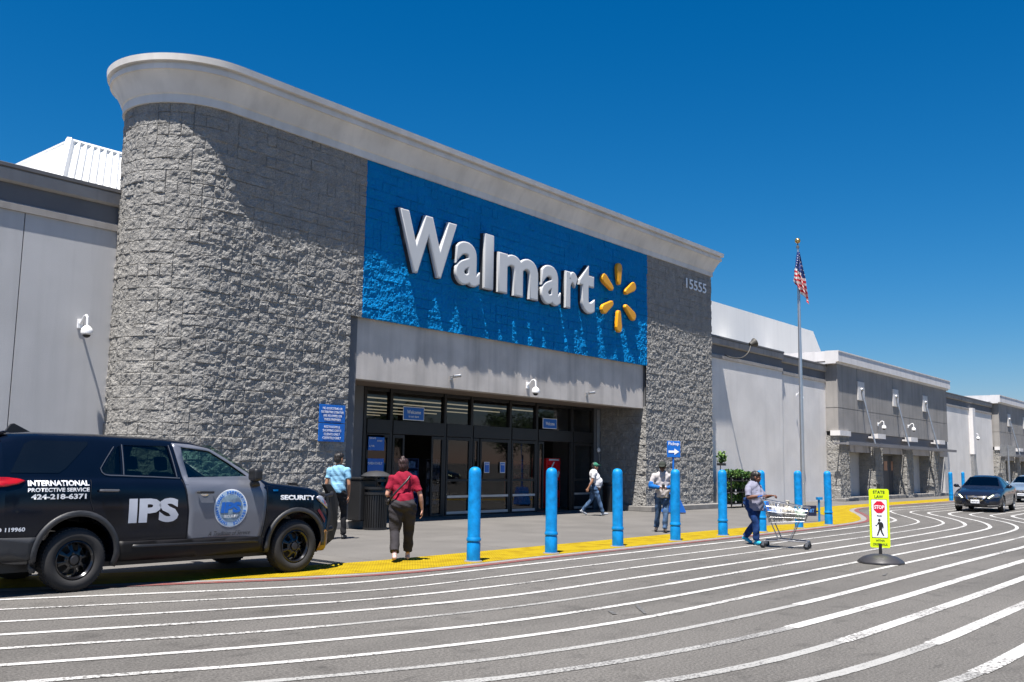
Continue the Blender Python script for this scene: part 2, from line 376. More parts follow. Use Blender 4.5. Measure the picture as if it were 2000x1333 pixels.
# yellow tactile paving: real truncated domes in one dense sheet
mt = bpy.data.materials.new('tactile_yellow'); mt.use_nodes = True; t_ = mt.node_tree; b_ = t_.nodes['Principled BSDF']; b_.inputs['Roughness'].default_value = 0.8; b_.inputs['Specular IOR Level'].default_value = 0.15
tc = t_.nodes.new('ShaderNodeTexCoord'); nz = t_.nodes.new('ShaderNodeTexNoise'); nz.inputs['Scale'].default_value = 3; nz.inputs['Detail'].default_value = 6
rr = t_.nodes.new('ShaderNodeValToRGB'); rr.color_ramp.elements[0].color = (0.23, 0.15, 0.003, 1); rr.color_ramp.elements[1].color = (0.33, 0.235, 0.004, 1); rr.color_ramp.elements[0].position = 0.3; rr.color_ramp.elements[1].position = 0.55
t_.links.new(tc.outputs['Object'], nz.inputs['Vector']); t_.links.new(nz.outputs['Fac'], rr.inputs[0]); t_.links.new(rr.outputs[0], b_.inputs['Base Color'])
sx = t_.nodes.new('ShaderNodeSeparateXYZ'); t_.links.new(tc.outputs['Object'], sx.inputs[0])
def mth(op, a=None, v=None, v2=None):
    q = t_.nodes.new('ShaderNodeMath'); q.operation = op
    for i, x in enumerate((a, v, v2)):
        if x is None: continue
        if isinstance(x, (int, float)): q.inputs[i].default_value = x
        else: t_.links.new(x, q.inputs[i])
    return q.outputs[0]
s1 = mth('SINE', mth('MULTIPLY', sx.outputs[0], 2*PI/0.06)); s2 = mth('SINE', mth('MULTIPLY', sx.outputs[1], 2*PI/0.06))
hh = mth('MAXIMUM', mth('MULTIPLY', mth('ADD', s1, 0.0), mth('ADD', s2, 0.0)), 0.0)
bp = t_.nodes.new('ShaderNodeBump'); bp.inputs['Strength'].default_value = 1; bp.inputs['Distance'].default_value = 0.012; t_.links.new(hh, bp.inputs['Height']); t_.links.new(bp.outputs[0], b_.inputs['Normal'])
ye = MB(); n = 240; a = resamp(YO, n); b = resamp(YI, n)
ye.add([(p.x, p.y, 0.008) for p in a]+[(p.x, p.y, 0.008) for p in b], [(i, i+1, n+i+1, n+i) for i in range(n-1)])
tag(ye.build('tactile_paving', mt), kind='structure')
gut = MB(); off = [p for p in resamp(YO, 220)]
def offc(pts, d):
    o = []
    for i, p in enumerate(pts):
        t = (pts[min(i+1, len(pts)-1)]-pts[max(i-1, 0)]).normalized(); o.append(Vector((p.x+t.y*d, p.y-t.x*d, 0)))
    return o
strip(gut, offc(off, 0.13), 0.26, 0.004); tag(gut.build('gutter', M_kerb), kind='structure')
rd = MB(); ro = [p for p in offc(off, 0.27) if p.x > 5.5 and p.x < 60]; strip(rd, ro, 0.17, 0.008, 0.004)
tag(rd.build('red_kerb_line', M_red), kind='structure')

LN = {
 1: [(-14, 19.0), (-3, 15.2), (3.4, 12.25), (5.02, 11.59), (6.26, 11.02), (7.66, 10.41), (8.6, 10.1), (9.5, 9.96), (12.24, 9.9), (16.1, 9.88), (21.7, 9.8), (25, 9.8), (28.9, 9.86), (30.9, 9.98), (32.6, 10.26), (34.2, 10.9), (37.3, 12.36), (39.6, 13.45), (41.2, 13.75), (43, 13.6), (46.7, 13.5), (60, 13.4), (100, 13.4)],
 2: [(-14, 18.2), (-3, 14.3), (3.2, 11.5), (4.71, 10.86), (5.88, 10.34), (7.2, 9.78), (8.2, 9.4), (9.2, 9.2), (11.3, 9.15), (14.9, 9.1), (19.8, 9.0), (22.7, 8.98), (26.3, 8.98), (29.3, 9.05), (31.9, 9.35), (33.2, 9.75), (35.5, 10.8), (38.3, 12.14), (39.9, 12.72), (41.3, 12.8), (43.9, 12.7), (60, 12.6), (100, 12.6)],
 3: [(-14, 17.4), (-3, 13.5), (3, 10.7), (4.38, 10.08), (5.47, 9.61), (6.73, 9.13), (8.2, 8.68), (10.4, 8.43), (13.8, 8.42), (18.4, 8.32), (24.2, 8.28), (28, 8.3), (30.6, 8.42), (32.5, 8.75), (34.9, 9.67), (37.2, 10.8), (39.2, 11.75), (40.6, 12.03), (43, 12.0), (60, 11.9), (100, 11.9)],
 4: [(-14, 16.6), (-3, 12.6), (2.6, 10.0), (4.08, 9.36), (5.09, 8.93), (6.27, 8.49), (7.69, 8.08), (9.5, 7.74), (12.5, 7.66), (16.7, 7.57), (22.3, 7.55), (27, 7.6), (30.3, 7.72), (32, 7.98), (34.9, 9.0), (38.4, 10.76), (39.6, 11.2), (41, 11.3), (44, 11.25), (60, 11.2), (100, 11.2)],
 5: [(-14, 15.8), (-3, 11.8), (2.4, 9.3), (3.8, 8.7), (4.74, 8.29), (5.79, 7.84), (7.14, 7.45), (8.8, 7.12), (11.3, 6.95), (15.4, 6.92), (21.6, 6.87), (27, 6.87), (29.5, 6.92), (31.3, 7.12), (34.4, 8.1), (38.3, 10.0), (39.8, 10.48), (41.3, 10.62), (60, 10.5), (100, 10.5)],
 6: [(-14, 15.0), (-3, 11.0), (2.2, 8.6), (3.51, 8.02), (4.37, 7.64), (5.36, 7.24), (6.58, 6.85), (8.03, 6.5), (10.27, 6.28), (13.8, 6.22), (19, 6.15), (25, 6.15), (29.5, 6.22), (31.9, 6.52), (34.5, 7.32), (38.6, 9.3), (39.8, 9.73), (41.2, 9.84), (60, 9.8), (100, 9.8)],
 7: [(-14, 14.2), (-3, 10.2), (2, 7.9), (3.42, 7.29), (4.03, 7.02), (4.88, 6.62), (5.98, 6.22), (7.31, 5.88), (9.16, 5.62), (12.3, 5.55), (16.3, 5.5), (21.4, 5.47), (27.6, 5.49), (30.5, 5.6), (33, 6.1), (35, 6.94), (38.6, 8.62), (39.8, 9.0), (41.5, 9.05), (60, 9.05), (100, 9.05)],
 8: [(-14, 13.4), (-3, 9.4), (2.5, 7.0), (4.61, 6.06), (5.47, 5.7), (6.61, 5.32), (8.2, 5.02), (10.67, 4.84), (12.1, 4.79), (15.2, 4.78), (18.8, 4.78), (25, 4.76), (31, 4.85), (34, 5.6), (37.7, 7.5), (39.7, 8.25), (41, 8.4), (60, 8.4), (100, 8.4)],
 9: [(-14, 12.6), (-3, 8.7), (3, 6.1), (4.7, 5.4), (5.95, 4.85), (7.32, 4.49), (9.26, 4.22), (10.84, 4.14), (12.93, 4.08), (15.9, 4.07), (20.2, 4.04), (30, 4.05), (36, 5.5), (42, 7.7), (60, 7.7)],
 10: [(-14, 11.8), (-3, 7.9), (4, 5.0), (5.4, 4.35), (6.69, 3.88), (7.94, 3.62), (9.52, 3.49), (10.91, 3.46), (13.3, 3.42), (17, 3.4), (30, 3.4), (40, 6.0)],
 11: [(-3, 7.1), (4, 4.3), (6, 3.5), (7.48, 3.06), (8.4, 2.92), (10.02, 2.8), (11.5, 2.77), (13.6, 2.74), (30, 2.7)],
 12: [(4, 3.5), (6.5, 2.6), (8.25, 2.2), (8.92, 2.13), (9.76, 2.09), (12, 2.05), (30, 2.0)],
 13: [(5, 2.4), (8, 1.5), (10, 1.36), (14, 1.33), (30, 1.3)]}
BRK = {5: (9.4, 11.9), 8: (11.6,), 9: (9.96,), 10: (9.55,), 11: (10.05,), 12: (8.95,)}
SOL = MB(); FAD = MB()
for k, pts in LN.items():
    c = resamp(crom(pts, 10), 1400)
    if k == 5:
        strip(SOL, [p for p in c if p.x <= 6.6], 0.09, 0.006, 0.004); strip(FAD, [p for p in c if 6.5 <= p.x <= 12.2], 0.09, 0.005, 0.004); strip(SOL, [p for p in c if p.x >= 12.0], 0.11, 0.006, 0.003)
    elif k in BRK:
        x = BRK[k][0]; strip(FAD, [p for p in c if p.x <= x], 0.12 if k > 8 else 0.10, 0.005, 0.004); strip(SOL, [p for p in c if p.x >= x-0.2], 0.155 if k > 8 else 0.13, 0.006, 0.003)
    else: strip(SOL, c, {1: 0.105, 2: 0.075, 3: 0.088, 4: 0.105, 6: 0.10, 7: 0.10}.get(k, 0.1), 0.006, 0.003)
tag(SOL.build('road_lines', M_white), kind='structure'); tag(FAD.build('faded_road_lines', M_white_faded), kind='structure')
sk = MB(); M_skid = mat('tyre_rubber_mark', (0.09, 0.088, 0.085), 0.8, var=0.3, vs=20)
for p0, p1, q in (((9.98, 6.17), (9.47, 5.74), 0.045), ((9.35, 6.13), (9.2, 5.97), 0.05), ((15.5, 5.1), (15.9, 5.16), 0.03)):
    strip(sk, resamp([Vector((*p0, 0)), Vector((*p1, 0))], 6), q, 0.0095, 0.008)
tag(sk.build('skid_marks', M_skid), kind='structure')

# ------------------------------------------------------------------ the store
rng = np.random.RandomState(3); LAT = rng.rand(256, 256)
def vnoise(x, y):
    xi = np.floor(x).astype(int); yi = np.floor(y).astype(int); fx = x-xi; fy = y-yi
    fx = fx*fx*(3-2*fx); fy = fy*fy*(3-2*fy)
    g = lambda i, j: LAT[i % 256, j % 256]
    return (g(xi, yi)*(1-fx)+g(xi+1, yi)*fx)*(1-fy)+(g(xi, yi+1)*(1-fx)+g(xi+1, yi+1)*fx)*fy
def stone_h(u, z):
    """relief of split-face block at (u along the wall, z up)"""
    bh, bw = 0.265, 0.53
    r = np.floor(z/bh).astype(int); fz = z/bh-r
    uu = u/bw+0.5*(r % 2); c = np.floor(uu).astype(int); fu = uu-c
    half = LAT[(r*7+11) % 256, (c*13+5) % 256]
    c2 = np.where(half > 0.45, 2*c+(fu > 0.5), 2*c)
    fu2 = np.where(half > 0.45, (fu*2) % 1.0, fu); ws = np.where(half > 0.45, 0.265, 0.53)
    dz = np.minimum(fz, 1-fz)*bh; du = np.minimum(fu2, 1-fu2)*ws
    k = (r*31+c2*17)
    base = LAT[k % 256, (c2*7+r*3) % 256]; tx = LAT[(k+50) % 256, (c2+r*5) % 256]-0.5; tz = LAT[(k+90) % 256, (c2*3+r) % 256]-0.5
    x, y = u+base*37, z+base*91
    h = (vnoise(x*5, y*5)-0.5)*0.018+(vnoise(x*12, y*12)-0.5)*0.026+(vnoise(x*26, y*26)-0.5)*0.018
    h += (base-0.5)*0.016+(fu2-0.5)*tx*0.035+(fz-0.5)*tz*0.035
    edge = np.clip(np.minimum(dz, du)/0.014, 0, 1)
    h = h*(0.25+0.75*edge)
    gd = 0.024*np.clip(LAT[(r*5+3) % 256, (c2*3+k) % 256]*1.7-0.1, 0.15, 1); gv = 0.023*np.clip(LAT[(c2*9) % 256, (r*3) % 256]*1.8-0.25, 0, 1)
    return h-np.maximum((1-np.clip(dz/0.011, 0, 1))*gd, (1-np.clip(du/0.011, 0, 1))*gv)
def dense(a):
    """the same samples plus close ones beside every joint"""
    j = np.arange(math.floor(a[0]/0.265)-1, math.ceil(a[-1]/0.265)+2)*0.265; q = np.concatenate([a, j, j-0.010, j+0.010]); q = q[(q >= a[0]) & (q <= a[-1])]
    q = np.unique(np.round(q, 4)); keep = np.ones(len(q), bool)
    near = np.abs(((q/0.265+0.5) % 1)-0.5)*0.265
    bad = (near > 0.011) & (near < 0.02); return q[~bad]
def stone_grid(us, zs, pos, name, m, parent, amp=1.0, uoff=0.0):
    """pos(u) -> (x, y, nx, ny)"""
    us, zs = dense(np.asarray(us)), dense(np.asarray(zs)); U, Z = np.meshgrid(us, zs, indexing='ij'); H = stone_h(U+uoff, Z)*amp
    px = np.array([pos(u) for u in us]); X = px[:, 0, None]+px[:, 2, None]*H; Y = px[:, 1, None]+px[:, 3, None]*H
    I = rootm(parent).inverted().translation
    co = np.stack([X+I.x, Y+I.y, Z+I.z], -1).reshape(-1, 3).astype(np.float32)
    a, b = len(us), len(zs); idx = np.arange(a*b).reshape(a, b)
    q = np.stack([idx[:-1, :-1], idx[1:, :-1], idx[1:, 1:], idx[:-1, 1:]], -1).reshape(-1, 4)
    me = bpy.data.meshes.new(name); me.vertices.add(a*b); me.vertices.foreach_set('co', co.ravel())
    me.loops.add(len(q)*4); me.loops.foreach_set('vertex_index', q.ravel()); me.polygons.add(len(q))
    me.polygons.foreach_set('loop_start', np.arange(len(q))*4); me.polygons.foreach_set('loop_total', np.full(len(q), 4)); me.update(calc_edges=True)
    me.polygons.foreach_set('use_smooth', [False]*len(q)); me.materials.append(m)
    o = bpy.data.objects.new(name, me); C.objects.link(o); o.parent = parent; return o

store = empty('store_building', (25, 18.3, 0), 0, 'big grey retail store with a curved block tower, blue sign panel and long pale wings', 'store')
YF, RC, XC = 18.30, 1.5, 12.1
def path(u):
    """along the facade: u = 0 at the start of the straight part (x = XC), negative round the curved end"""
    if u >= 0: return (XC+u, YF, 0, -1)
    a = -u/RC
    if a <= PI: return (XC-RC*math.sin(a), YF+RC-RC*math.cos(a), -math.sin(a), -math.cos(a))
    return (XC+(a-PI)*RC, YF+2*RC, 0, 1)
d = 0.265/8
def ar(a, b, s=d): return np.linspace(a, b, max(2, int(round((b-a)/s))+1))
u0 = -d*round(PI*RC*0.86/d)
# left tower (with its turned right edge), blue panel, right tower
XL1 = 15.95
stone_grid(np.arange(u0, XL1-XC+0.001, d), np.arange(0, 9.55, d), path, 'block_wall', M_stone, store)
stone_grid(ar(XL1-XC, 16.31-XC), np.arange(5.3, 9.55, d), path, 'block_wall', M_stone, store)
stone_grid(ar(16.31-XC, 30.34-XC), np.arange(5.3, 9.55, d), path, 'blue_block_panel', M_blue, store, uoff=0)
stone_grid(ar(30.34-XC, 35.45-XC), np.arange(5.3, 9.55, d), path, 'block_wall', M_stone, store)
stone_grid(ar(30.26-XC, 35.45-XC), ar(0, 5.32), path, 'block_wall', M_stone, store)
stone_grid(ar(0, 2.1), ar(0, 3.8), lambda u: (30.26, YF+u, -1, 0), 'block_wall', M_stone, store, uoff=3.3)
b = MB()
b.box(XL1-0.25, YF+0.03, 0, XL1-0.01, YF+0.125, 5.32)                 # returns of the block skin
b.box(16.24, 22.6, 4.5, 30.33, 24.5, 9.5); b.box(31.2, 22.6, 0, 35.35, 24.5, 9.5); b.box(12.2, YF+0.16, 0, 16.24, 21.25, 9.5)
b.box(16.24, YF+0.16, 5.3, 30.3, 22.6, 9.5); b.box(30.33, YF+0.1, 0, 35.43, 22.6, 9.5)
b.build('tower_core', M_dark, store, world=True)
b = MB(); b.box(XL1-0.01, YF+0.11, 0, 16.27, YF+0.4, 5.32); b.build('pier_strip', M_grey, store, world=True)
b = MB(); b.box(35.45-0.03, YF+0.05, 0, 35.452, 24.4, 9.54); b.build('side_wall', M_stone, store, world=True)
# lintel above the doors
b = MB(); b.box(16.25, YF+0.12, 3.73, 30.25, YF+0.5, 5.33); b.build('lintel', mat('lintel_stucco', (0.53, 0.49, 0.45), 0.85, streak=0.22, var=0.13, vs=0.9, bump=0.4, bs=50, fine=0.07), store, world=True)
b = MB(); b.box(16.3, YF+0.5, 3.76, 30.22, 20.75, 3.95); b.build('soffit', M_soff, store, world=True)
b = MB(); b.box(XL1-0.2, YF+0.4, 0, 16.3, 20.9, 4.0); b.box(16.3, 20.35, 0, 18.38, 20.9, 3.76); b.build('recess_wall', M_grey, store, world=True)
b = MB(); b.box(29.84, 20.3, 0, 30.35, 20.9, 3.76); b.build('recess_wall', M_grey, store, world=True)
# concrete bases
b = MB(); b.box(30.0, 17.93, 0, 35.75, 18.42, 0.19); b.box(30.0, 18.42, 0, 30.24, 20.2, 0.19); b.build('plinth', M_kerb, store, world=True, bevel=0.02)
b = MB(); b.box(12.4, 17.93, 0, 16.32, 18.42, 0.19)
for i in range(9):   # round the curved end
    a0, a1 = PI/2*i/9, PI/2*(i+1)/9; p = []
    for a, rr_ in ((a0, RC+0.37), (a1, RC+0.37), (a1, RC-0.1), (a0, RC-0.1)): p.append((XC+0.3*0-rr_*math.sin(a), YF+RC-rr_*math.cos(a)))
    b.prism(p, 'z', 0, 0.19)
b.box(12.1, 17.93, 0, 12.4, 18.42, 0.19)
b.build('plinth', M_kerb, store, world=True, bevel=0.02)

# cornice swept round the tower
prof = [(0.0, 9.48), (0.055, 9.48), (0.055, 9.67), (0.085, 9.69), (0.15, 9.84), (0.235, 10.0), (0.325, 10.13), (0.365, 10.13), (0.375, 10.235), (0.33, 10.245), (0.33, 10.295), (0.435, 10.305), (0.45, 10.45), (0.41, 10.46), (-0.3, 10.5), (-0.3, 10.1)]
pp = []
a = np.linspace(PI, 0, 56)
pp.append((XC+3, YF+2*RC, 0, 1))
for t in a: pp.append((XC-RC*math.sin(t), YF+RC-RC*math.cos(t), -math.sin(t), -math.cos(t)))
for x in np.linspace(XC+0.4, 35.1, 14): pp.append((x, YF, 0, -1))
pp.append((35.45, YF, 0.7, -1)); pp += [(35.45, 22, 0.7, 0), (35.45, 24.4, 0.7, 0)]
vs = []; fs = []; k = len(prof)
for x, y, nx, ny in pp:
    for o_, z in prof: vs.append((x+nx*o_, y+ny*o_, z))
for i in range(len(pp)-1):
    for j in range(k): fs.append((i*k+j, (i+1)*k+j, (i+1)*k+(j+1) % k, i*k+(j+1) % k))
b = MB(); b.add(vs, fs); co = b.build('cornice', M_corn, store, world=True); sharp(co, 25)
b = MB(); b.prism([(XC+3, YF+2*RC-0.2)]+[(XC-(RC-0.2)*math.sin(t), YF+RC-(RC-0.2)*math.cos(t)) for t in a]+[(35.3, YF+0.2), (35.3, 24.4), (16, 24.4)], 'z', 9.4, 10.3); b.build('tower_roof', M_roofw, store, world=True)
# street number
me = fit_mesh(text_mesh('15555', 0.4, 0.004, 0.012, 0), 0, 1.68, 0, 0.40)
num = place(me, 'street_number', M_swhite, frame((33.24, YF-0.045, 8.68), (1, 0, 0), (0, 0, 1)), store, world=True)

# long side wings
def sweep_x(name, prof, x0, x1, m, wall_y):
    b = MB(); b.prism([(wall_y-o_, z) for o_, z in prof], 'x', x0, x1); return b.build(name, m, store, world=True)
def wing(x0, x1, y, ztop, mw, joints, dz=0.0):
    """stucco wall with control joints, mould, dark band, coping and metal cap"""
    xs = [x0]+joints+[x1]
    b = MB()
    for a, c in zip(xs[:-1], xs[1:]): b.box(a+(0.012 if a != x0 else 0), y, 0, c-(0.012 if c != x1 else 0), y+0.3, ztop-0.9)
    b.build('wing_wall', mw, store, world=True)
    b = MB(); b.box(x0+0.02, y+0.03, 0, x1-0.02, y+3.0, ztop-0.05); b.build('wing_core', M_dark, store, world=True)
    sweep_x('moulding', [(0.05, ztop-0.96), (0.05, ztop-0.82), (0.0, ztop-0.78), (-0.2, ztop-0.78), (-0.2, ztop-0.96)], x0, x1, M_trim, y)
    sweep_x('dark_band', [(0.0, ztop-0.78), (0.0, ztop-0.40), (-0.2, ztop-0.40), (-0.2, ztop-0.78)], x0+0.003, x1-0.003, M_dark, y)
    sweep_x('coping', [(0.06, ztop-0.40), (0.105, ztop-0.36), (0.11, ztop-0.13), (0.09, ztop-0.1), (-0.2, ztop-0.1), (-0.2, ztop-0.40)], x0, x1, M_trim, y)
    sweep_x('metal_cap', [(0.125, ztop-0.1), (0.14, ztop-0.09), (0.14, ztop-0.02), (0.09, ztop), (-0.4, ztop), (-0.4, ztop-0.1)], x0-0.003, x1+0.003, M_capm, y)
wing(-30, 10.75, 20.3, 7.65, M_stucco, [-28, -20.3, -12.7, -5.0, 2.0, 8.65])
wing(35.45, 43.45, 18.74, 7.19, M_stucco_w, [])
wing(43.45, 49.3, 18.86, 7.09, M_stucco_w, [])
wing(69.6, 77.6, 18.72, 7.15, M_stucco_w, [])
wing(77.6, 84.4, 18.72, 7.15, M_stucco_w, [])
# raised white roof parapet seen over the right wing, ribbed metal hip roof over the left one
b = MB(); b.prism([(33, 7.0), (33, 9.86), (55.7, 9.86), (57.2, 8.45), (60, 8.3), (60, 7.0)], 'y', 22.0, 23.2); b.build('roof_parapet', M_bond, store, world=True)
b = MB(); b.box(43.2, 21.0, 6.9, 44.6, 21.7, 7.82); b.build('roof_unit', M_bond, store, world=True, bevel=0.02)
def ribbed(p0, p1, q0, q1, nr, depth, name):
    """corrugated sheet between edge p0-p1 (top) and q0-q1 (bottom)"""
    b = MB(); p0, p1, q0, q1 = map(Vector, (p0, p1, q0, q1)); nn = (p1-p0).cross(q0-p0)
    if nn.length < 1e-6: nn = (q1-p0).cross(q0-p0)
    nn.normalize();
    if nn.z < 0: nn = -nn
    vs = []
    for i in range(nr*4+1):
        t = i/(nr*4); h = depth if i % 4 in (1, 2) else 0
        vs += [p0.lerp(p1, t)+nn*h, q0.lerp(q1, t)+nn*h]
    b.add(vs, [(2*i, 2*i+1, 2*i+3, 2*i+2) for i in range(nr*4)]); return b.build(name, M_roofw, store, world=True)
A_, B_, C_ = (12.11, 26, 10.41), (11.35, 24.9, 8.3), (10.2, 28.4, 8.85)
rf = ribbed(A_, (19, 26, 10.41), B_, (19, 24.9, 8.3), 36, 0.06, 'hip_roof')
b = MB(); n = 26; vs = [];
for i in range(n*2+1):
    t = i/(n*2); p = Vector(B_).lerp(Vector(C_), t); h = 0.05 if i % 2 else 0; vs.append(p+Vector((-h, -h*0.3, h)))
ap = Vector(A_)
vs2 = [ap+(Vector(B_).lerp(Vector(C_), i/(n*2))-ap)*0.02 for i in range(n*2+1)]
b.add(vs+vs2, [(i, i+1, n*2+1+i+1, n*2+1+i) for i in range(n*2)]); b.build('hip_end', M_roofw, store, world=True)
b = MB(); b.tube([Vector(A_)+Vector((0, 0, 0.02)), Vector(B_)+Vector((0, 0, 0.02))], 0.11, 6); b.tube([Vector(A_), Vector((19, 26, 10.43))], 0.07, 6); b.tube([A_, C_], 0.05, 5); b.build('ridge_cap', M_roofw, store, world=True)

# ------------------------------------------------------------------ entrance glazing (set back 2 m behind the lintel)
YD = 20.40
ent = MB()
fx = [18.38, 19.40, 21.70, 22.95, 24.90, 26.36, 28.46, 29.84]         # main mullions
def fr(x0, z0, x1, z1, d=0.10): ent.box(x0, YD-d/2, z0, x1, YD+d/2, z1)
for x in fx: fr(x-0.055, 0, x+0.055, 3.76, 0.16)
for a, c in zip(fx[:-1], fx[1:]):
    fr(a+0.07, 2.44, c-0.07, 2.84, 0.2); fr(a+0.07, 3.66, c-0.07, 3.76)
    fr(a+0.07, 0, c-0.07, 0.09) if a not in (19.40, 26.36) else None
ent.build('door_frame', M_alu, store, world=True, bevel=0.008)
gl = MB()
for a, c in zip(fx[:-1], fx[1:]): gl.add([(a+0.055, YD, 2.84), (c-0.055, YD, 2.84), (c-0.055, YD, 3.66), (a+0.055, YD, 3.66)], [(0, 1, 2, 3)])
gl.build('transom_glass', M_glass, store, world=True)
def leaf(x0, x1, y=YD-0.06, bars=True, mid=True):
    """glazed door leaf with push bars"""
    d_ = MB(); z0, z1 = 0.03, 2.42
    for q in ((x0, z0, x0+0.07, z1), (x1-0.07, z0, x1, z1), (x0+0.07, z1-0.09, x1-0.07, z1), (x0+0.07, z0, x1-0.07, z0+0.05)): d_.box(q[0], y-0.03, q[1], q[2], y+0.03, q[3])
    if mid: d_.box(x0+0.07, y-0.025, 1.06, x1-0.07, y+0.025, 1.13)
    o = d_.build('door', M_alu, store, world=True)
    g_ = MB(); g_.add([(x0+0.07, y, z0+0.05), (x1-0.07, y, z0+0.05), (x1-0.07, y, z1-0.09), (x0+0.07, y, z1-0.09)], [(0, 1, 2, 3)]); g_.build('pane', M_glass, o, world=True)
    if bars:
        h = MB(); h.box(x0+0.05, y-0.055, 0.56, x1-0.05, y-0.03, 0.63); h.build('push_bar', M_bar, o, world=True)
        h = MB(); h.box(x0+0.05, y-0.05, 0.06, x1-0.05, y-0.03, 0.14); h.build('kick_plate', M_bar, o, world=True)
    return o
leaf(18.45, 19.33, bars=False); leaf(19.47, 19.95); leaf(21.1, 21.63, mid=False, bars=False); leaf(21.77, 22.88); leaf(23.02, 23.30, bars=False, mid=False); leaf(23.36, 24.83); leaf(24.97, 26.29)
leaf(26.43, 26.75, bars=False, mid=False); leaf(28.28, 28.39, bars=False, mid=False); leaf(28.53, 29.77)
# interior behind the glass
b = MB(); b.box(17.6, 20.9, -0.02, 30.2, 20.95, 0.0); b.add([(17, 20.4, 0.01), (31, 20.4, 0.01), (31, 34, 0.01), (17, 34, 0.01)], [(0, 1, 2, 3)])
b.build('store_floor', mat('polished_floor', (0.13, 0.12, 0.11), 0.3), store, world=True)
b = MB(); b.box(17, 34, 0, 31, 34.2, 4.4); b.box(17, 20.9, 0, 17.2, 34, 4.4); b.box(30.9, 20.9, 0, 31.1, 34, 4.4); b.box(17, 20.9, 4.2, 31.1, 34.2, 4.4); b.build('store_interior', M_int, store, world=True)
M_lamp = mat('ceiling_lamp', (0.9, 0.85, 0.7), 0.5, emit=((1, 0.84, 0.58), 0.17))
for j in range(6):
    b = MB(); b.box(17.6, 23.6+j*1.8, 3.72, 30.4, 23.66+j*1.8, 3.76); b.build('ceiling_lamp', M_lamp, store, world=True)
# shelving and displays inside
rb = random.Random(5)
for i, (x, y, col) in enumerate(((20.0, 23.2, (0.02, 0.05, 0.3)), (20.9, 24.5, (0.02, 0.05, 0.3)), (23.4, 24, (0.03, 0.09, 0.3)), (25.4, 24.6, (0.06, 0.06, 0.08)), (28.9, 23.4, (0.2, 0.04, 0.03)), (18.7, 23.0, (0.25, 0.03, 0.02)), (24.6, 28, (0.2, 0.16, 0.03)))):
    sh = empty('display_shelf', (x, y, 0.01), 0, None, 'shelf', 'display shelves inside the store')
    sh['label'] = ['tall dark blue display shelf inside the left open doorway', 'dark blue display shelf behind the left glass sidelight', 'blue stocked shelf behind the middle door glass', 'dark grey shelf behind the middle right door glass', 'red stocked shelf behind the rightmost door glass', 'red stocked shelf behind the blue posters at far left', 'yellow stocked shelf deep in the store behind the middle doors'][i]
    b = MB(); b.box(-0.5, 0, 0, 0.5, 0.05, 1.75); b.box(-0.5, 0, 0, -0.46, -0.4, 1.75); b.box(0.46, 0, 0, 0.5, -0.4, 1.75)
    for z in (0.1, 0.55, 1.0, 1.4, 1.72): b.box(-0.46, -0.4, z, 0.46, 0, z+0.03)
    b.build('shelf_frame', mat('shelf_%d' % i, col, 0.5), sh)
    b = MB()
    for z in (0.13, 0.58, 1.03, 1.43):
        x_ = -0.44
        while x_ < 0.38:
            wd = rb.uniform(0.06, 0.13); b.box(x_, -0.36, z, x_+wd, -0.12, z+rb.uniform(0.15, 0.3)); x_ += wd+0.015
    g_ = b.build('goods', mat('goods_%d' % i, tuple(min(1, q*3+0.05) for q in col), 0.5, var=0.5, vs=9), sh); g_['kind'] = 'stuff'

# ------------------------------------------------------------------ big lettering on the blue panel
M_ret = mat('letter_return', (0.03, 0.032, 0.036), 0.5)
M_let = mat('letter_face', (0.55, 0.555, 0.555), 0.35, var=0.02)
M_spk = mat('spark_yellow', (0.75, 0.34, 0.006), 0.35, var=0.03)
sg = empty('store_sign', (22, YF-0.1, 6.7), 0, 'large raised white store name with yellow spark on the blue panel', 'sign')
YL = YF-0.155
for ch, x0, x1, z0, z1 in (('W', 17.34, 19.62, 6.73, 8.40), ('a', 19.60, 20.66, 6.70, 7.98), ('l', 20.84, 21.27, 6.73, 8.40), ('m', 21.48, 23.46, 6.73, 7.98), ('a', 23.62, 24.66, 6.70, 7.98), ('r', 24.92, 25.60, 6.73, 7.98), ('t', 25.70, 26.62, 6.70, 8.36)):
    if ch == 'l':
        me = bpy.data.meshes.new('l'); bm_ = bmesh.new(); bmesh.ops.create_cube(bm_, size=1); bmesh.ops.scale(bm_, vec=(0.43, 1.67, 0.13), verts=bm_.verts)
        bmesh.ops.bevel(bm_, geom=bm_.edges[:], offset=0.045, segments=3, affect='EDGES', profile=0.6); bm_.to_mesh(me); bm_.free()
        fit_mesh(me, x0, x1, z0, z1)
    else:
        me = text_mesh(ch, 2.0, 0.042, 0.03, 0.035, 'LEFT', res=6); fit_mesh(me, x0, x1, z0, z1)
    me.transform(Matrix.Translation((0, 0, 0.0)))
    o = place(me, 'letter', M_let, frame((0, 18.165, 0), (1, 0, 0), (0, 0, 1)), sg, world=True); sharp(o, 30)
    if ch == 'l': rb_ = MB(); rb_.box(x0-0.01, 18.18, z0-0.01, x1+0.01, 18.30, z1+0.01); rb_.build('letter_return', M_ret, o, world=True)
    else:
        m2 = text_mesh(ch, 2.0, 0.042, 0.06, 0.0, 'LEFT', res=6); fit_mesh(m2, x0-0.01, x1+0.01, z0-0.01, z1+0.01); place(m2, 'letter_return', M_ret, frame((0, 18.24, 0), (1, 0, 0), (0, 0, 1)), o, world=True)
cx, cz = 28.17, 7.53
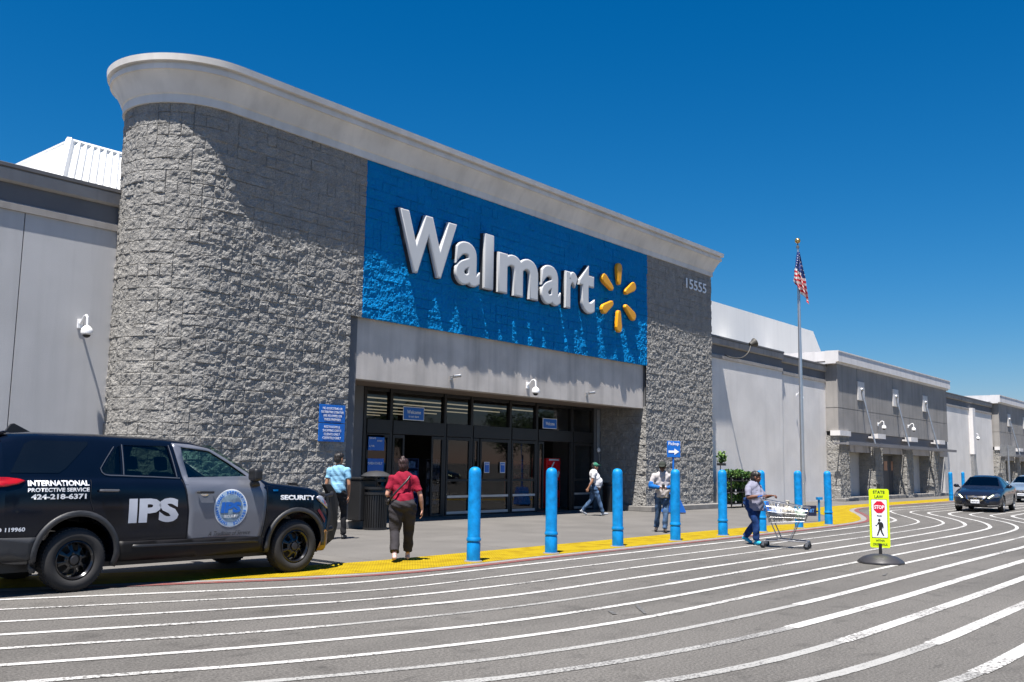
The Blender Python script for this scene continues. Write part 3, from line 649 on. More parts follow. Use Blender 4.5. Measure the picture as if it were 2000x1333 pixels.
for an in (90, 30, -30, -90, -150, 150):
    b = MB(); c_, s_ = math.cos(R(an)), math.sin(R(an)); prof2 = []
    L0, L1, w0, w1 = 0.46, 1.24, 0.105, 0.175
    pts = [(L0, -w0*0.6), (L0+0.1, -w0), (L1-0.18, -w1), (L1-0.05, -w1*0.8), (L1, -w1*0.35), (L1, w1*0.35), (L1-0.05, w1*0.8), (L1-0.18, w1), (L0+0.1, w0), (L0, w0*0.6)]
    b.prism([(cx+p[0]*c_-p[1]*s_, cz+p[0]*s_+p[1]*c_) for p in pts], 'y', 18.105, 18.24)
    b.build('spark_petal', M_spk, sg, world=True, bevel=0.035, seg=3)

# ------------------------------------------------------------------ small signs
def text_on(s, x0, x1, z0, z1, y, m, parent, bold=0.01, name='lettering', shear=0):
    """a line of raised text on a wall that faces -y"""
    me = fit_mesh(text_mesh(s, 1.0, bold, 0.0015, 0, 'LEFT', shear, res=2), x0, x1, z0, z1)
    return place(me, name, m, frame((0, y, 0), (1, 0, 0), (0, 0, 1)), parent, world=True)
def wall_sign(name, label, x0, z0, x1, z1, y, lines, th=0.02, border=False, m=None, group=None):
    s = empty(name, ((x0+x1)/2, y, z0), 0, label, 'sign', group)
    b = MB()
    if border:
        b.box(x0, y-th, z0, x1, y, z1); b.build('sign_border', M_swhite, s, world=True, bevel=0.006)
        b = MB(); b.box(x0+0.02, y-th-0.004, z0+0.02, x1-0.02, y-th+0.001, z1-0.02)
    else: b.box(x0, y-th, z0, x1, y, z1)
    b.build('sign_panel', m or M_sblue, s, world=True, bevel=0.004)
    for t, a, c, q0, q1 in lines: text_on(t, a, c, q0, q1, y-th-0.007, M_swhite, s)
    return s
wall_sign('notice_sign', 'upper blue notice with four white lines on the block wall beside the entrance', 15.02, 2.56, 15.84, 3.0, YF-0.03,
  [('NO SOLICITING OR', 15.12, 15.74, 2.88, 2.94), ('DISTRIBUTING LITERATURE', 15.08, 15.78, 2.79, 2.85), ('ARE ALLOWED ON', 15.14, 15.72, 2.70, 2.76), ('THESE PREMISES', 15.16, 15.70, 2.61, 2.67)])
wall_sign('notice_sign', 'lower blue notice with four white lines just below the upper notice', 15.02, 2.10, 15.84, 2.54, YF-0.03,
  [('RESTROOMS &', 15.18, 15.68, 2.43, 2.49), ('SHOPPING CARTS', 15.14, 15.72, 2.34, 2.40), ('CLIENTS ONLY', 15.18, 15.68, 2.25, 2.31), ('CLIENTELE ONLY', 15.14, 15.72, 2.16, 2.22)])
wall_sign('welcome_sign', 'blue welcome sign hanging in the transom over the left doorway', 19.83, 2.87, 20.71, 3.27, 20.30, [('Welcome', 19.98, 20.56, 3.06, 3.17), ('to our store', 20.05, 20.48, 2.95, 3.01)], border=True)
wall_sign('welcome_sign', 'blue welcome sign hanging in the transom over the right doorway', 26.63, 2.88, 27.45, 3.24, 20.30, [('Welcome', 26.78, 27.30, 3.0, 3.12)], border=True)
s = wall_sign('window_poster', 'upper blue poster behind the leftmost side window', 18.46, 1.95, 19.14, 2.39, 20.33, [('SAVE', 18.55, 18.8, 2.27, 2.32), ('MONEY', 18.85, 19.05, 2.2, 2.25), ('LIVE', 18.55, 18.75, 2.05, 2.1)])
s = wall_sign('window_poster', 'lower blue poster behind the leftmost side window', 18.46, 1.20, 19.14, 1.72, 20.33, [('OPEN DAILY', 18.52, 19.08, 1.55, 1.62)])
for i, (x, lb) in enumerate(((23.55, 'small light blue sticker on the left of the middle door glass'), (24.35, 'small light blue sticker on the right of the middle door glass'))):
    wall_sign('door_sticker', lb, x, 1.33, x+0.26, 1.68, 20.30, [('HOURS', x+0.04, x+0.22, 1.58, 1.63)], th=0.006, border=True)

# red drinks vending machine just inside the right doorway
vm = empty('vending_machine', (28.25, 21.0, 0.01), 0, 'tall red vending machine inside the right open doorway', 'vending machine')
b = MB(); b.box(-0.42, 0, 0.06, 0.42, 0.7, 1.85); b.build('cabinet', mat('machine_red', (0.8, 0.012, 0.02), 0.3), vm, bevel=0.02)
b = MB(); b.box(-0.36, -0.012, 0.75, 0.12, 0.002, 1.6); b.build('panel', mat('machine_panel', (0.6, 0.015, 0.02), 0.2), vm)
b = MB(); b.prism([(-0.3, 1.38), (-0.22, 1.38), (0.06, 1.72), (-0.02, 1.72)], 'y', -0.02, -0.013); b.prism([(0.22, 1.2), (0.3, 1.15), (0.36, 1.34), (0.3, 1.4)], 'y', -0.012, -0.002); b.box(-0.3, -0.02, 1.76, 0.3, -0.005, 1.82); b.build('stripe', M_swhite, vm)
b = MB(); b.box(0.2, -0.012, 0.7, 0.36, 0.002, 1.05); b.box(-0.3, -0.012, 0.25, 0.3, 0.002, 0.42); b.build('delivery_slot', M_blk, vm)

# ------------------------------------------------------------------ cameras and lamps on the walls
def dome_camera(label, loc, arm=0.34, scale=1.0, rz=0, group='dome security cameras on the store walls', first=[None]):
    """gooseneck dome camera; loc = point on the wall"""
    if first[0]:
        c = copy_tree(first[0]); c.location = loc; c.scale = (scale,)*3; c['label'] = label; return c
    s = empty('security_camera', loc, rz, label, 'security camera', group); s.scale = (scale,)*3; first[0] = s
    b = MB(); b.box(-0.06, -0.03, -0.1, 0.06, 0, 0.1); b.build('wall_plate', M_wh, s, bevel=0.01)
    b = MB(); b.tube([(0, -0.02, 0), (0, -0.10, 0.06), (0, -0.19, 0.15), (0, -0.27, 0.17), (0, -0.33, 0.12), (0, -0.34, 0.0), (0, -0.34, -0.07)], 0.025, 10); b.build('gooseneck', M_wh, s, smooth='auto')
    b = MB(); b.lathe([(0.03, -0.06), (0.06, -0.075), (0.11, -0.13), (0.125, -0.19), (0.12, -0.235), (0.09, -0.26)], 20, Matrix.Translation((0, -0.34, 0))); b.build('housing', M_wh, s, smooth='auto')
    b = MB(); b.ell((0, -0.34, -0.255), (0.085, 0.085, 0.075), 16, 10); b.build('dome', mat('smoked_dome', (0.01, 0.01, 0.012), 0.08), s, smooth=True)
    return s
dome_camera('white dome camera on the pale wall left of the round tower', (9.98, 20.3, 4.50), scale=1.0)
dome_camera('white dome camera on the grey lintel over the doors', (23.35, YF+0.12, 4.07))
dome_camera('white dome camera above the flat canopy, nearer of the two', (55.3, 18.2, 4.2))
dome_camera('white dome camera above the flat canopy, farther of the two', (60.8, 18.2, 4.3))
dome_camera('white dome camera on the pale wall beyond the canopy block', (78.3, 18.7, 4.3))
dome_camera('small white camera high on the pale wall behind the flagpole', (45.0, 18.7, 5.2), scale=0.8)
def spot_cam(label, loc):
    s = empty('flood_camera', loc, 0, label, 'camera', 'small swivel cameras on the lintel')
    b = MB(); b.box(-0.05, -0.03, -0.06, 0.05, 0, 0.06); b.tube([(0, -0.02, 0), (0, -0.1, 0.02), (0.03, -0.14, 0.05)], 0.018, 8); b.build('bracket', M_steel, s)
    b = MB(); q = Matrix.Translation((0.06, -0.16, 0.06)) @ Euler((0, R(80), R(-20))).to_matrix().to_4x4(); b.lathe([(0.035, -0.1), (0.045, -0.09), (0.045, 0.08), (0.05, 0.1), (0.05, 0.13)], 14, q); b.build('barrel', M_steel, s, smooth='auto')
    return s
spot_cam('small grey swivel camera on the lintel, left of the white dome camera', (19.85, YF+0.12, 4.02))
spot_cam('small grey swivel camera on the lintel, right of the white dome camera', (26.6, YF+0.12, 4.0))
M_capd = mat('dark_conduit', (0.05, 0.047, 0.04), 0.6)
# flood lamp on a curved arm at the coping of the right wing
s = empty('flood_lamp', (37.1, 18.56, 6.3), 0, 'dark flood lamp on a curved conduit at the coping right of the tower', 'lamp')
b = MB(); b.tube(crom([(0, 0, 0.1), (0.1, -0.2, 0), (0.5, -0.5, -0.02), (1.0, -0.62, 0.25), (1.25, -0.64, 0.6)], 6), 0.028, 8); b.build('arm', M_capd, s)
b = MB(); q = Matrix.Translation((1.35, -0.66, 0.68)) @ Euler((R(30), R(60), 0)).to_matrix().to_4x4(); b.lathe([(0.05, -0.16), (0.1, -0.14), (0.13, 0.0), (0.2, 0.12), (0.2, 0.15)], 16, q); b.build('lamp_head', M_capd, s, smooth='auto')
# conduit and call box on the recessed wall
s = empty('wall_conduit', (30.1, 20.25, 0), 0, 'thin grey conduit with a round bell on the dark wall right of the doors', 'conduit')
b = MB(); b.tube([(-0.1, 0, 3.7), (-0.1, 0, 2.3)], 0.014, 6); b.tube([(-0.02, 0, 3.7), (-0.02, 0, 2.1), (0.03, 0, 1.75), (0.08, 0, 1.7)], 0.012, 6); b.build('pipe', M_steel, s)
b = MB(); b.lathe([(0.09, 0), (0.09, 0.03), (0.06, 0.06), (0.02, 0.065)], 18, Matrix.Translation((-0.06, 0.0, 2.2)) @ Euler((R(90), 0, 0)).to_matrix().to_4x4()); b.build('bell', M_wh, s, smooth='auto')
s = empty('door_button', (17.3, 20.25, 1.95), 0, 'small round camera housing on the dark wall left of the doors', 'button')
tag(s, None, 'camera'); b = MB(); b.lathe([(0.09, 0), (0.09, 0.04), (0.05, 0.07)], 18, Euler((R(90), 0, 0)).to_matrix().to_4x4()); b.build('ring', M_wh, s, smooth='auto')
b = MB(); b.ell((0, -0.07, 0), 0.05, 12, 8); b.build('lens', M_blk, s, smooth=True)

# ------------------------------------------------------------------ bollards
bl = None
blab = {12.3: 'nearest blue bollard, in front of the doors and right of the woman in red', 14.48: 'second blue bollard from the left, in front of the red vending machine', 16.75: 'third blue bollard from the left, just right of the man in white t-shirt',
        19.1: 'blue bollard partly hiding the man in white and blue shirt', 21.4: 'blue bollard between the pickup sign and the woman with the cart', 23.6: 'blue bollard standing behind the woman with the cart',
        26.0: 'blue bollard in front of the flagpole foot', 28.2: 'blue bollard on the yellow bulge, left of the yellow stop sign'}
for x, lb in list(blab.items())+[(56.5, 'leaning blue bollard just left of the oncoming dark sedan'), (70.5, 'far blue bollard half behind the oncoming dark sedan')]:
    y = 10.80 if x < 50 else (14.75 if x < 60 else 17.6)
    if bl is None:
        bl = empty('bollard', (x, y, 0.0), 0, lb, 'bollard', 'blue bollards along the kerb')
        b = MB(); b.lathe([(0.115, 0), (0.115, 0.30), (0.108, 0.32), (0.108, 0.335), (0.122, 0.35), (0.124, 0.38), (0.112, 0.40), (0.108, 0.42), (0.108, 1.46), (0.104, 1.505), (0.09, 1.54), (0.066, 1.565), (0.035, 1.577), (0.0, 1.58)], 28, cap=False)
        b.build('sleeve', M_bol, bl, smooth='auto')
        b = MB(); b.lathe([(0.155, 0.004), (0.15, 0.02), (0.118, 0.024)], 28); b.build('footing', M_kerb, bl, smooth='auto')
        o = bl
    else:
        o = copy_tree(bl); o.rotation_euler = (R(random.uniform(-0.5, 0.5)), R(random.uniform(-0.5, 0.5)), random.uniform(0, 6)); o.location = (x, y, 0.0); o['label'] = lb
    if 50 < x < 60: o.rotation_euler = (R(1), R(-4), 0)

# ------------------------------------------------------------------ flagpole and flag
fp = empty('flagpole', (35.5, 14.56, 0), 0, 'tall silver flagpole with gold ball beside the right wing', 'flagpole')
b = MB(); b.lathe([(0.085, 0), (0.08, 3), (0.068, 6), (0.05, 9), (0.038, 10.25)], 18); b.build('pole', mat('satin_aluminium', (0.6, 0.6, 0.6), 0.32, 0.85, var=0.05), fp, smooth='auto')
b = MB(); b.lathe([(0.2, 0), (0.2, 0.03), (0.11, 0.1), (0.088, 0.12)], 20); b.build('base_collar', M_steel, fp, smooth='auto')
b = MB(); b.lathe([(0.06, 10.22), (0.06, 10.3), (0.02, 10.34), (0.02, 10.42)], 14); b.build('truck', M_capm, fp, smooth='auto')
b = MB(); b.ell((0, 0, 10.52), 0.11, 16, 12); b.build('finial', mat('gold', (0.7, 0.45, 0.15), 0.25, 0.9), fp, smooth=True)
b = MB(); b.tube([(0.1, -0.02, 1.2), (0.07, -0.02, 10.2)], 0.008, 5); b.build('halyard', M_wh, fp)
# flag hanging limp in folds: hoist from (0,0) z 10.05 to 8.95
fl = empty('flag', (35.5, 14.56, 8.0), 0, 'limp American flag hanging in folds near the top of the flagpole', 'flag')
NU, NV = 40, 150
dirr = Vector((0.63, -0.775, 0)); back = Vector((0.775, 0.63, 0))   # along the car park front, and away from it
b = MB(); fv = []; SC = []
def lk(tab, z):
    for (z0, a0), (z1, a1) in zip(tab[:-1], tab[1:]):
        if z >= z1: return a0+(a1-a0)*(z0-z)/(z0-z1)
    return tab[-1][1]
LT = [(10.05, -0.04), (9.55, -0.13), (9.3, -0.20), (8.9, -0.23), (7.9, -0.05)]; RT = [(10.05, 0.05), (9.3, 0.13), (8.7, 0.22), (8.3, 0.32), (7.9, 0.36)]
for i in range(NU+1):
    u = i/NU; ve = 0.56+0.44*u**0.9
    for j in range(NV+1):
        z = 10.05-2.12*ve*j/NV; L_, R_ = lk(LT, z), lk(RT, z); x = L_+(R_-L_)*u
        fold = 0.085*math.sin(u*15+z*1.6)+0.03*math.sin(u*31-z*3)
        p = Vector((35.5, 14.56, z))+dirr*(x+0.012*math.sin(u*26+z*5))+back*(fold-0.17*min(1, (10.1-z)*1.6)); fv.append(p); SC.append((10.05-z)-1.15*(x+0.23)*min(1, (10.05-z)))
b.v = fv
for i in range(NU):
    for j in range(NV):
        sc = SC[i*(NV+1)+j]; mi = 2 if sc < 0.62 else (0 if int((sc-0.62)/0.078) % 2 == 1 else 1)
        if mi == 2 and i % 6 in (2, 3) and j % 12 in (5, 6, 7): mi = 1
        b.f.append([i*(NV+1)+j, (i+1)*(NV+1)+j, (i+1)*(NV+1)+j+1, i*(NV+1)+j+1]); b.m.append(mi)
o = b.build('flag_cloth', [mat('flag_red', (0.5, 0.015, 0.03), 0.8), mat('flag_white', (0.6, 0.58, 0.57), 0.8), mat('flag_blue', (0.01, 0.035, 0.17), 0.8)], fl, world=True, smooth=True)
o.modifiers.new('t', 'SOLIDIFY').thickness = 0.004

# ------------------------------------------------------------------ litter bins
def litter_bin(label, loc, hood, rz=0):
    s = empty('litter_bin', loc, rz, label, 'litter bin')
    b = MB(); b.lathe([(0.24, 0.03), (0.25, 0.06), (0.25, 0.98), (0.24, 1.0)], 28); b.build('liner', M_blk, s, smooth='auto')
    b = MB()
    for i in range(30):
        a = 2*PI*i/30; q = Matrix.Rotation(a, 4, 'Z'); b.T = q; b.box(0.27, -0.014, 0.04, 0.285, 0.014, 0.86)
    b.T = None; b.build('slats', M_blk, s)
    b = MB(); 
    for z0, z1, r_ in ((0.0, 0.06, 0.295), (0.84, 0.9, 0.295), (0.97, 1.03, 0.30)): b.lathe([(r_-0.05, z0), (r_, z0), (r_, z1), (r_-0.05, z1)], 28)
    b.build('band', M_blk, s, smooth='auto')
    if hood:
        b = MB()
        for i in range(4): a = PI/4+PI/2*i; b.tube([(0.26*math.cos(a), 0.26*math.sin(a), 1.0), (0.26*math.cos(a), 0.26*math.sin(a), 1.3)], 0.012, 6)
        b.build('post', M_blk, s)
        b = MB(); b.lathe([(0.36, 1.27), (0.37, 1.29), (0.30, 1.35), (0.18, 1.40), (0.0, 1.42)], 28, cap=False); b.lathe([(0.36, 1.27), (0.0, 1.30)], 28, cap=False); b.build('hood', mat('bin_hood', (0.05, 0.05, 0.052), 0.3, coat=0.3), s, smooth='auto')
        for q, (dx, z) in enumerate(((0.29, 0.62), (0.29, 0.2))):
            b = MB(); b.ell((dx, -0.05, z), 0.045, 10, 8); b.build('door_knob', M_steel, s, smooth=True)
    return s
litter_bin('slatted black litter bin with domed hood left of the doors', (16.15, 17.38, 0), True)
litter_bin('plain black litter bin in the shade right of the man in white t-shirt', (28.9, 18.95, 0), False)
s = empty('trash_can', (16.0, 17.68, 0.19), 0, 'black square waste bin against the pier behind the slatted bin', 'waste bin')
b = MB(); b.box(-0.26, -0.2, 0.02, 0.26, 0.25, 1.0); b.build('bin_body', M_blk, s, bevel=0.03)
b = MB(); b.box(-0.28, -0.22, 1.0, 0.28, 0.27, 1.06); b.build('lid', M_blk, s, bevel=0.02)

# ------------------------------------------------------------------ pickup sign
s = empty('pickup_sign', (29.85, 16.95, 0), 0, 'blue pickup sign with white arrow on a post by the stone pier', 'sign')
ex, ey = Vector((0.5, -0.86, 0)), Vector((0, 0, 1)); 
b = MB(); b.T = Matrix.Rotation(R(-58), 4, 'Z'); b.prism([(-0.42, 0.04), (0.42, 0.04), (0.42, 0.08), (0.13, 0.72), (-0.13, 0.72), (-0.42, 0.08)], 'y', -0.22, 0.22); b.build('stand', mat('stand_blue', (0.005, 0.1, 0.42), 0.45), s, bevel=0.02)
b = MB(); b.tube([(0, 0, 0.7), (0, 0, 2.0)], 0.035, 12); b.build('post', M_sblue, s, smooth='auto')
b = MB(); b.T = Matrix.Rotation(R(-38), 4, 'Z'); b.box(-0.25, -0.055, 1.95, 0.25, -0.03, 2.52); b.build('sign_panel', M_sblue, s, bevel=0.012)
F_ = frame((0, 0, 0), Matrix.Rotation(R(-38), 3, 'Z') @ Vector((1, 0, 0)), (0, 0, 1)) @ Matrix.Translation((0, 0, 0.062))
place(fit_mesh(text_mesh('Pickup', 1, 0.012, 0.001, 0, 'LEFT', res=2), -0.2, 0.2, 2.34, 2.49), 'lettering', M_swhite, F_, s)
b = MB(); b.T = F_; b.prism([(-0.2, 2.11), (0.02, 2.11), (0.02, 2.04), (0.2, 2.15), (0.02, 2.26), (0.02, 2.19), (-0.2, 2.19)], 'z', 0, 0.003); b.build('arrow', M_swhite, s)

# low blue rail with dark plate on the yellow paving
s = empty('low_rail_sign', (29.25, 11.78, 0), 0, 'low dark sign plate between two short blue posts on the yellow paving', 'sign')
b = MB(); b.T = Matrix.Rotation(R(-40), 4, 'Z'); b.tube([(0.30, 0, 0), (0.30, 0, 0.72)], 0.035, 10); b.box(0.23, -0.06, 0.68, 0.4, 0.06, 0.76); b.tube([(-0.36, 0, 0), (-0.36, 0, 0.6)], 0.03, 10); b.build('post', M_bol, s, smooth='auto')
b = MB(); b.T = Matrix.Rotation(R(-40), 4, 'Z'); b.box(-0.24, -0.02, 0.18, 0.2, 0.02, 0.5); b.box(-0.36, -0.01, 0.3, 0.3, 0.01, 0.34); b.build('plate', mat('plate_dark', (0.01, 0.015, 0.05), 0.4), s)
F_ = frame((0, 0, 0), Matrix.Rotation(R(-40), 3, 'Z') @ Vector((1, 0, 0)), (0, 0, 1)) @ Matrix.Translation((0, 0, 0.024))
place(fit_mesh(text_mesh('MART', 1, 0.02, 0.001, 0, 'LEFT', res=2), -0.16, 0.12, 0.29, 0.4), 'lettering', mat('pale_blue', (0.1, 0.3, 0.75), 0.4), F_, s)

# ------------------------------------------------------------------ crosswalk stop sign on a rubber base
s = empty('crosswalk_sign', (17.55, 5.80, 0), R(200-270), 'yellow state law stop for pedestrians sign on black rubber base', 'sign')
M_fy = mat('fluorescent_yellow', (0.62, 0.80, 0.0), 0.4, var=0.02); M_sred = mat('stop_red', (0.6, 0.005, 0.03), 0.4, var=0.02); M_ink = mat('sign_black', (0.012, 0.012, 0.012), 0.5)
b = MB(); b.lathe([(0.40, 0), (0.40, 0.03), (0.36, 0.07), (0.28, 0.12), (0.16, 0.155), (0.05, 0.165)], 8); b.build('rubber_base', mat('base_rubber', (0.035, 0.033, 0.034), 0.42, var=0.2), s, smooth='auto', bevel=0.012)
b = MB(); b.box(-0.028, -0.02, 0.15, 0.028, 0.02, 0.34); b.box(-0.028, 0.012, 0.3, 0.028, 0.03, 1.40); b.build('post', M_blk, s, bevel=0.004)
def rrect(x0, z0, x1, z1, r, n=5):
    o = []
    for cx_, cz_, a0 in ((x1-r, z0+r, -90), (x1-r, z1-r, 0), (x0+r, z1-r, 90), (x0+r, z0+r, 180)):
        for i in range(n+1): a = R(a0+90*i/n); o.append((cx_+r*math.cos(a), cz_+r*math.sin(a)))
    return o
b = MB(); b.prism(rrect(-0.195, 0.285, 0.195, 1.365, 0.035), 'y', -0.012, 0.012); b.build('panel', M_fy, s)
b = MB(); b.prism(rrect(-0.155, 0.465, 0.155, 1.175, 0.01), 'y', -0.0145, -0.012); b.build('black_outline', M_ink, s)
b = MB(); b.prism(rrect(-0.147, 0.473, 0.147, 1.167, 0.008), 'y', -0.017, -0.0145); b.build('white_field', M_swhite, s)
b = MB(); b.prism([(0.118*math.cos(R(22.5+45*i)), 1.03+0.118*math.sin(R(22.5+45*i))) for i in range(8)], 'y', -0.0195, -0.017); b.build('octagon', M_sred, s)
def ptext(t, x0, x1, z0, z1, m, y=-0.014, bold=0.012):
    place(fit_mesh(text_mesh(t, 1, bold, 0.0008, 0, 'LEFT', res=2), x0, x1, z0, z1), 'lettering', m, frame((0, y, 0), (1, 0, 0), (0, 0, 1)), s)
ptext('STATE', -0.115, 0.115, 1.278, 1.335, M_ink, bold=0.02); ptext('LAW', -0.085, 0.085, 1.195, 1.25, M_ink, bold=0.02)
ptext('STOP', -0.095, 0.095, 0.995, 1.065, M_swhite, -0.021, 0.03)
ptext('FOR', -0.05, 0.05, 0.85, 0.885, M_ink, -0.019, 0.02)
ptext('WITHIN', -0.085, 0.085, 0.395, 0.435, M_ink, bold=0.025); ptext('CROSSWALK', -0.145, 0.145, 0.325, 0.37, M_ink, bold=0.025)
b = MB()   # walking figure
b.prism([(-0.005+0.025*math.cos(R(30*i)), 0.79+0.028*math.sin(R(30*i))) for i in range(12)], 'y', -0.0195, -0.017)
for q in ([(-0.03, 0.755), (0.045, 0.755), (0.06, 0.68), (0.04, 0.62), (-0.02, 0.62), (-0.02, 0.7)], [(-0.03, 0.755), (-0.02, 0.72), (-0.06, 0.695), (-0.085, 0.705), (-0.085, 0.69), (-0.055, 0.675)][::1],
          [(0.045, 0.75), (0.07, 0.72), (0.075, 0.66), (0.06, 0.63), (0.055, 0.67)], [(-0.02, 0.625), (0.015, 0.625), (-0.01, 0.575), (-0.035, 0.51), (-0.065, 0.505), (-0.045, 0.56)], [(0.005, 0.625), (0.042, 0.625), (0.055, 0.565), (0.085, 0.51), (0.06, 0.505), (0.025, 0.56)]):
    b.prism(q, 'y', -0.0195, -0.017)
b.build('walking_figure', M_ink, s)

for o in s.children:
    if o.name.split('.')[0] not in ('rubber_base', 'post'): o.scale = (0.86, 1, 0.955)

# ------------------------------------------------------------------ plant rack
M_leaf = [mat('leaf_a', (0.07, 0.16, 0.025), 0.6, var=0.35, vs=6), mat('leaf_b', (0.13, 0.22, 0.035), 0.6, var=0.3, vs=6), mat('leaf_c', (0.04, 0.11, 0.025), 0.6, var=0.3, vs=6)]
M_pot = mat('plant_pot', (0.02, 0.02, 0.02), 0.5)
rk = empty('plant_rack', (36.75, 17.9, 0), 0, 'black three tier plant rack full of potted plants beside the tower', 'rack')
b = MB()
for x in (-1.0, 0, 1.0):
    for y in (-0.25, 0.25): b.box(x-0.02, y-0.02, 0, x+0.02, y+0.02, 1.25)
for z in (0.15, 0.62, 1.08): b.box(-1.02, -0.3, z, 1.02, 0.3, z+0.03)
b.build('rack_frame', M_blk, rk)
rp = random.Random(11); protos = []
def foliage(r, h, n, rr, sz=0.07):
    b = MB()
    for i in range(n):
        a = rr.uniform(0, 2*PI); q = math.sqrt(rr.random())*r; z = h*rr.random(); p = Vector((q*math.cos(a), q*math.sin(a), z))
        dv = Vector((rr.uniform(-1, 1), rr.uniform(-1, 1), rr.uniform(-0.3, 1))).normalized(); sd = dv.cross(Vector((rr.uniform(-1, 1), rr.uniform(-1, 1), 0.3))).normalized()
        l = sz*rr.uniform(0.6, 1.3); wd = l*0.42; up_ = dv.cross(sd)*l*0.15
        b.cm = rr.randrange(3); b.add([p, p+dv*l*0.5+sd*wd+up_, p+dv*l, p+dv*l*0.5-sd*wd+up_], [(0, 1, 2, 3)])
    return b
for k in range(3):
    t = empty('potted_plant', (0, 0, 0), 0, 'x', 'potted plant', 'leafy potted plants on the black rack')
    b = MB(); b.lathe([(0.07, 0), (0.1, 0.14), (0.105, 0.15)], 14); b.build('pot', M_pot, t, smooth='auto')
    b = foliage(0.17, 0.24, 170, rp, 0.1); 
    for v in b.v: v.z += 0.12
    b.build('foliage', M_leaf, t); protos.append(t)
tiers = ['bottom', 'middle', 'top']; used = [False]*3; k = 0
for ti, z in enumerate((0.18, 0.65, 1.11)):
    for i in range(7):
        t = protos[k % 3]
        if used[k % 3]: t = copy_tree(t)
        used[k % 3] = True; k += 1
        t.location = (36.75-0.9+i*0.3, 17.88+rp.uniform(-0.08, 0.04), z); t.rotation_euler = (0, 0, rp.uniform(0, 6)); sc = rp.uniform(0.85, 1.1); t.scale = (sc, sc, sc)
        t['label'] = 'leafy plant in a black pot on the %s shelf of the rack' % tiers[ti]
        t['group'] = 'leafy plants on the %s shelf of the rack' % tiers[ti]
t = empty('hanging_plant', (35.62, 18.1, 1.70), 0, 'small green plant in a dark box high at the edge of the tower', 'plant')
b = MB(); b.box(0.0, -0.12, 0, 0.35, 0.12, 0.1); b.box(0.28, 0.1, -1.7, 0.32, 0.12, 0.1); b.build('planter_box', M_pot, t)
b = foliage(0.16, 0.42, 200, rp, 0.1)
for v in b.v: v.z += 0.1; v.x += 0.18
b.build('foliage', M_leaf, t)

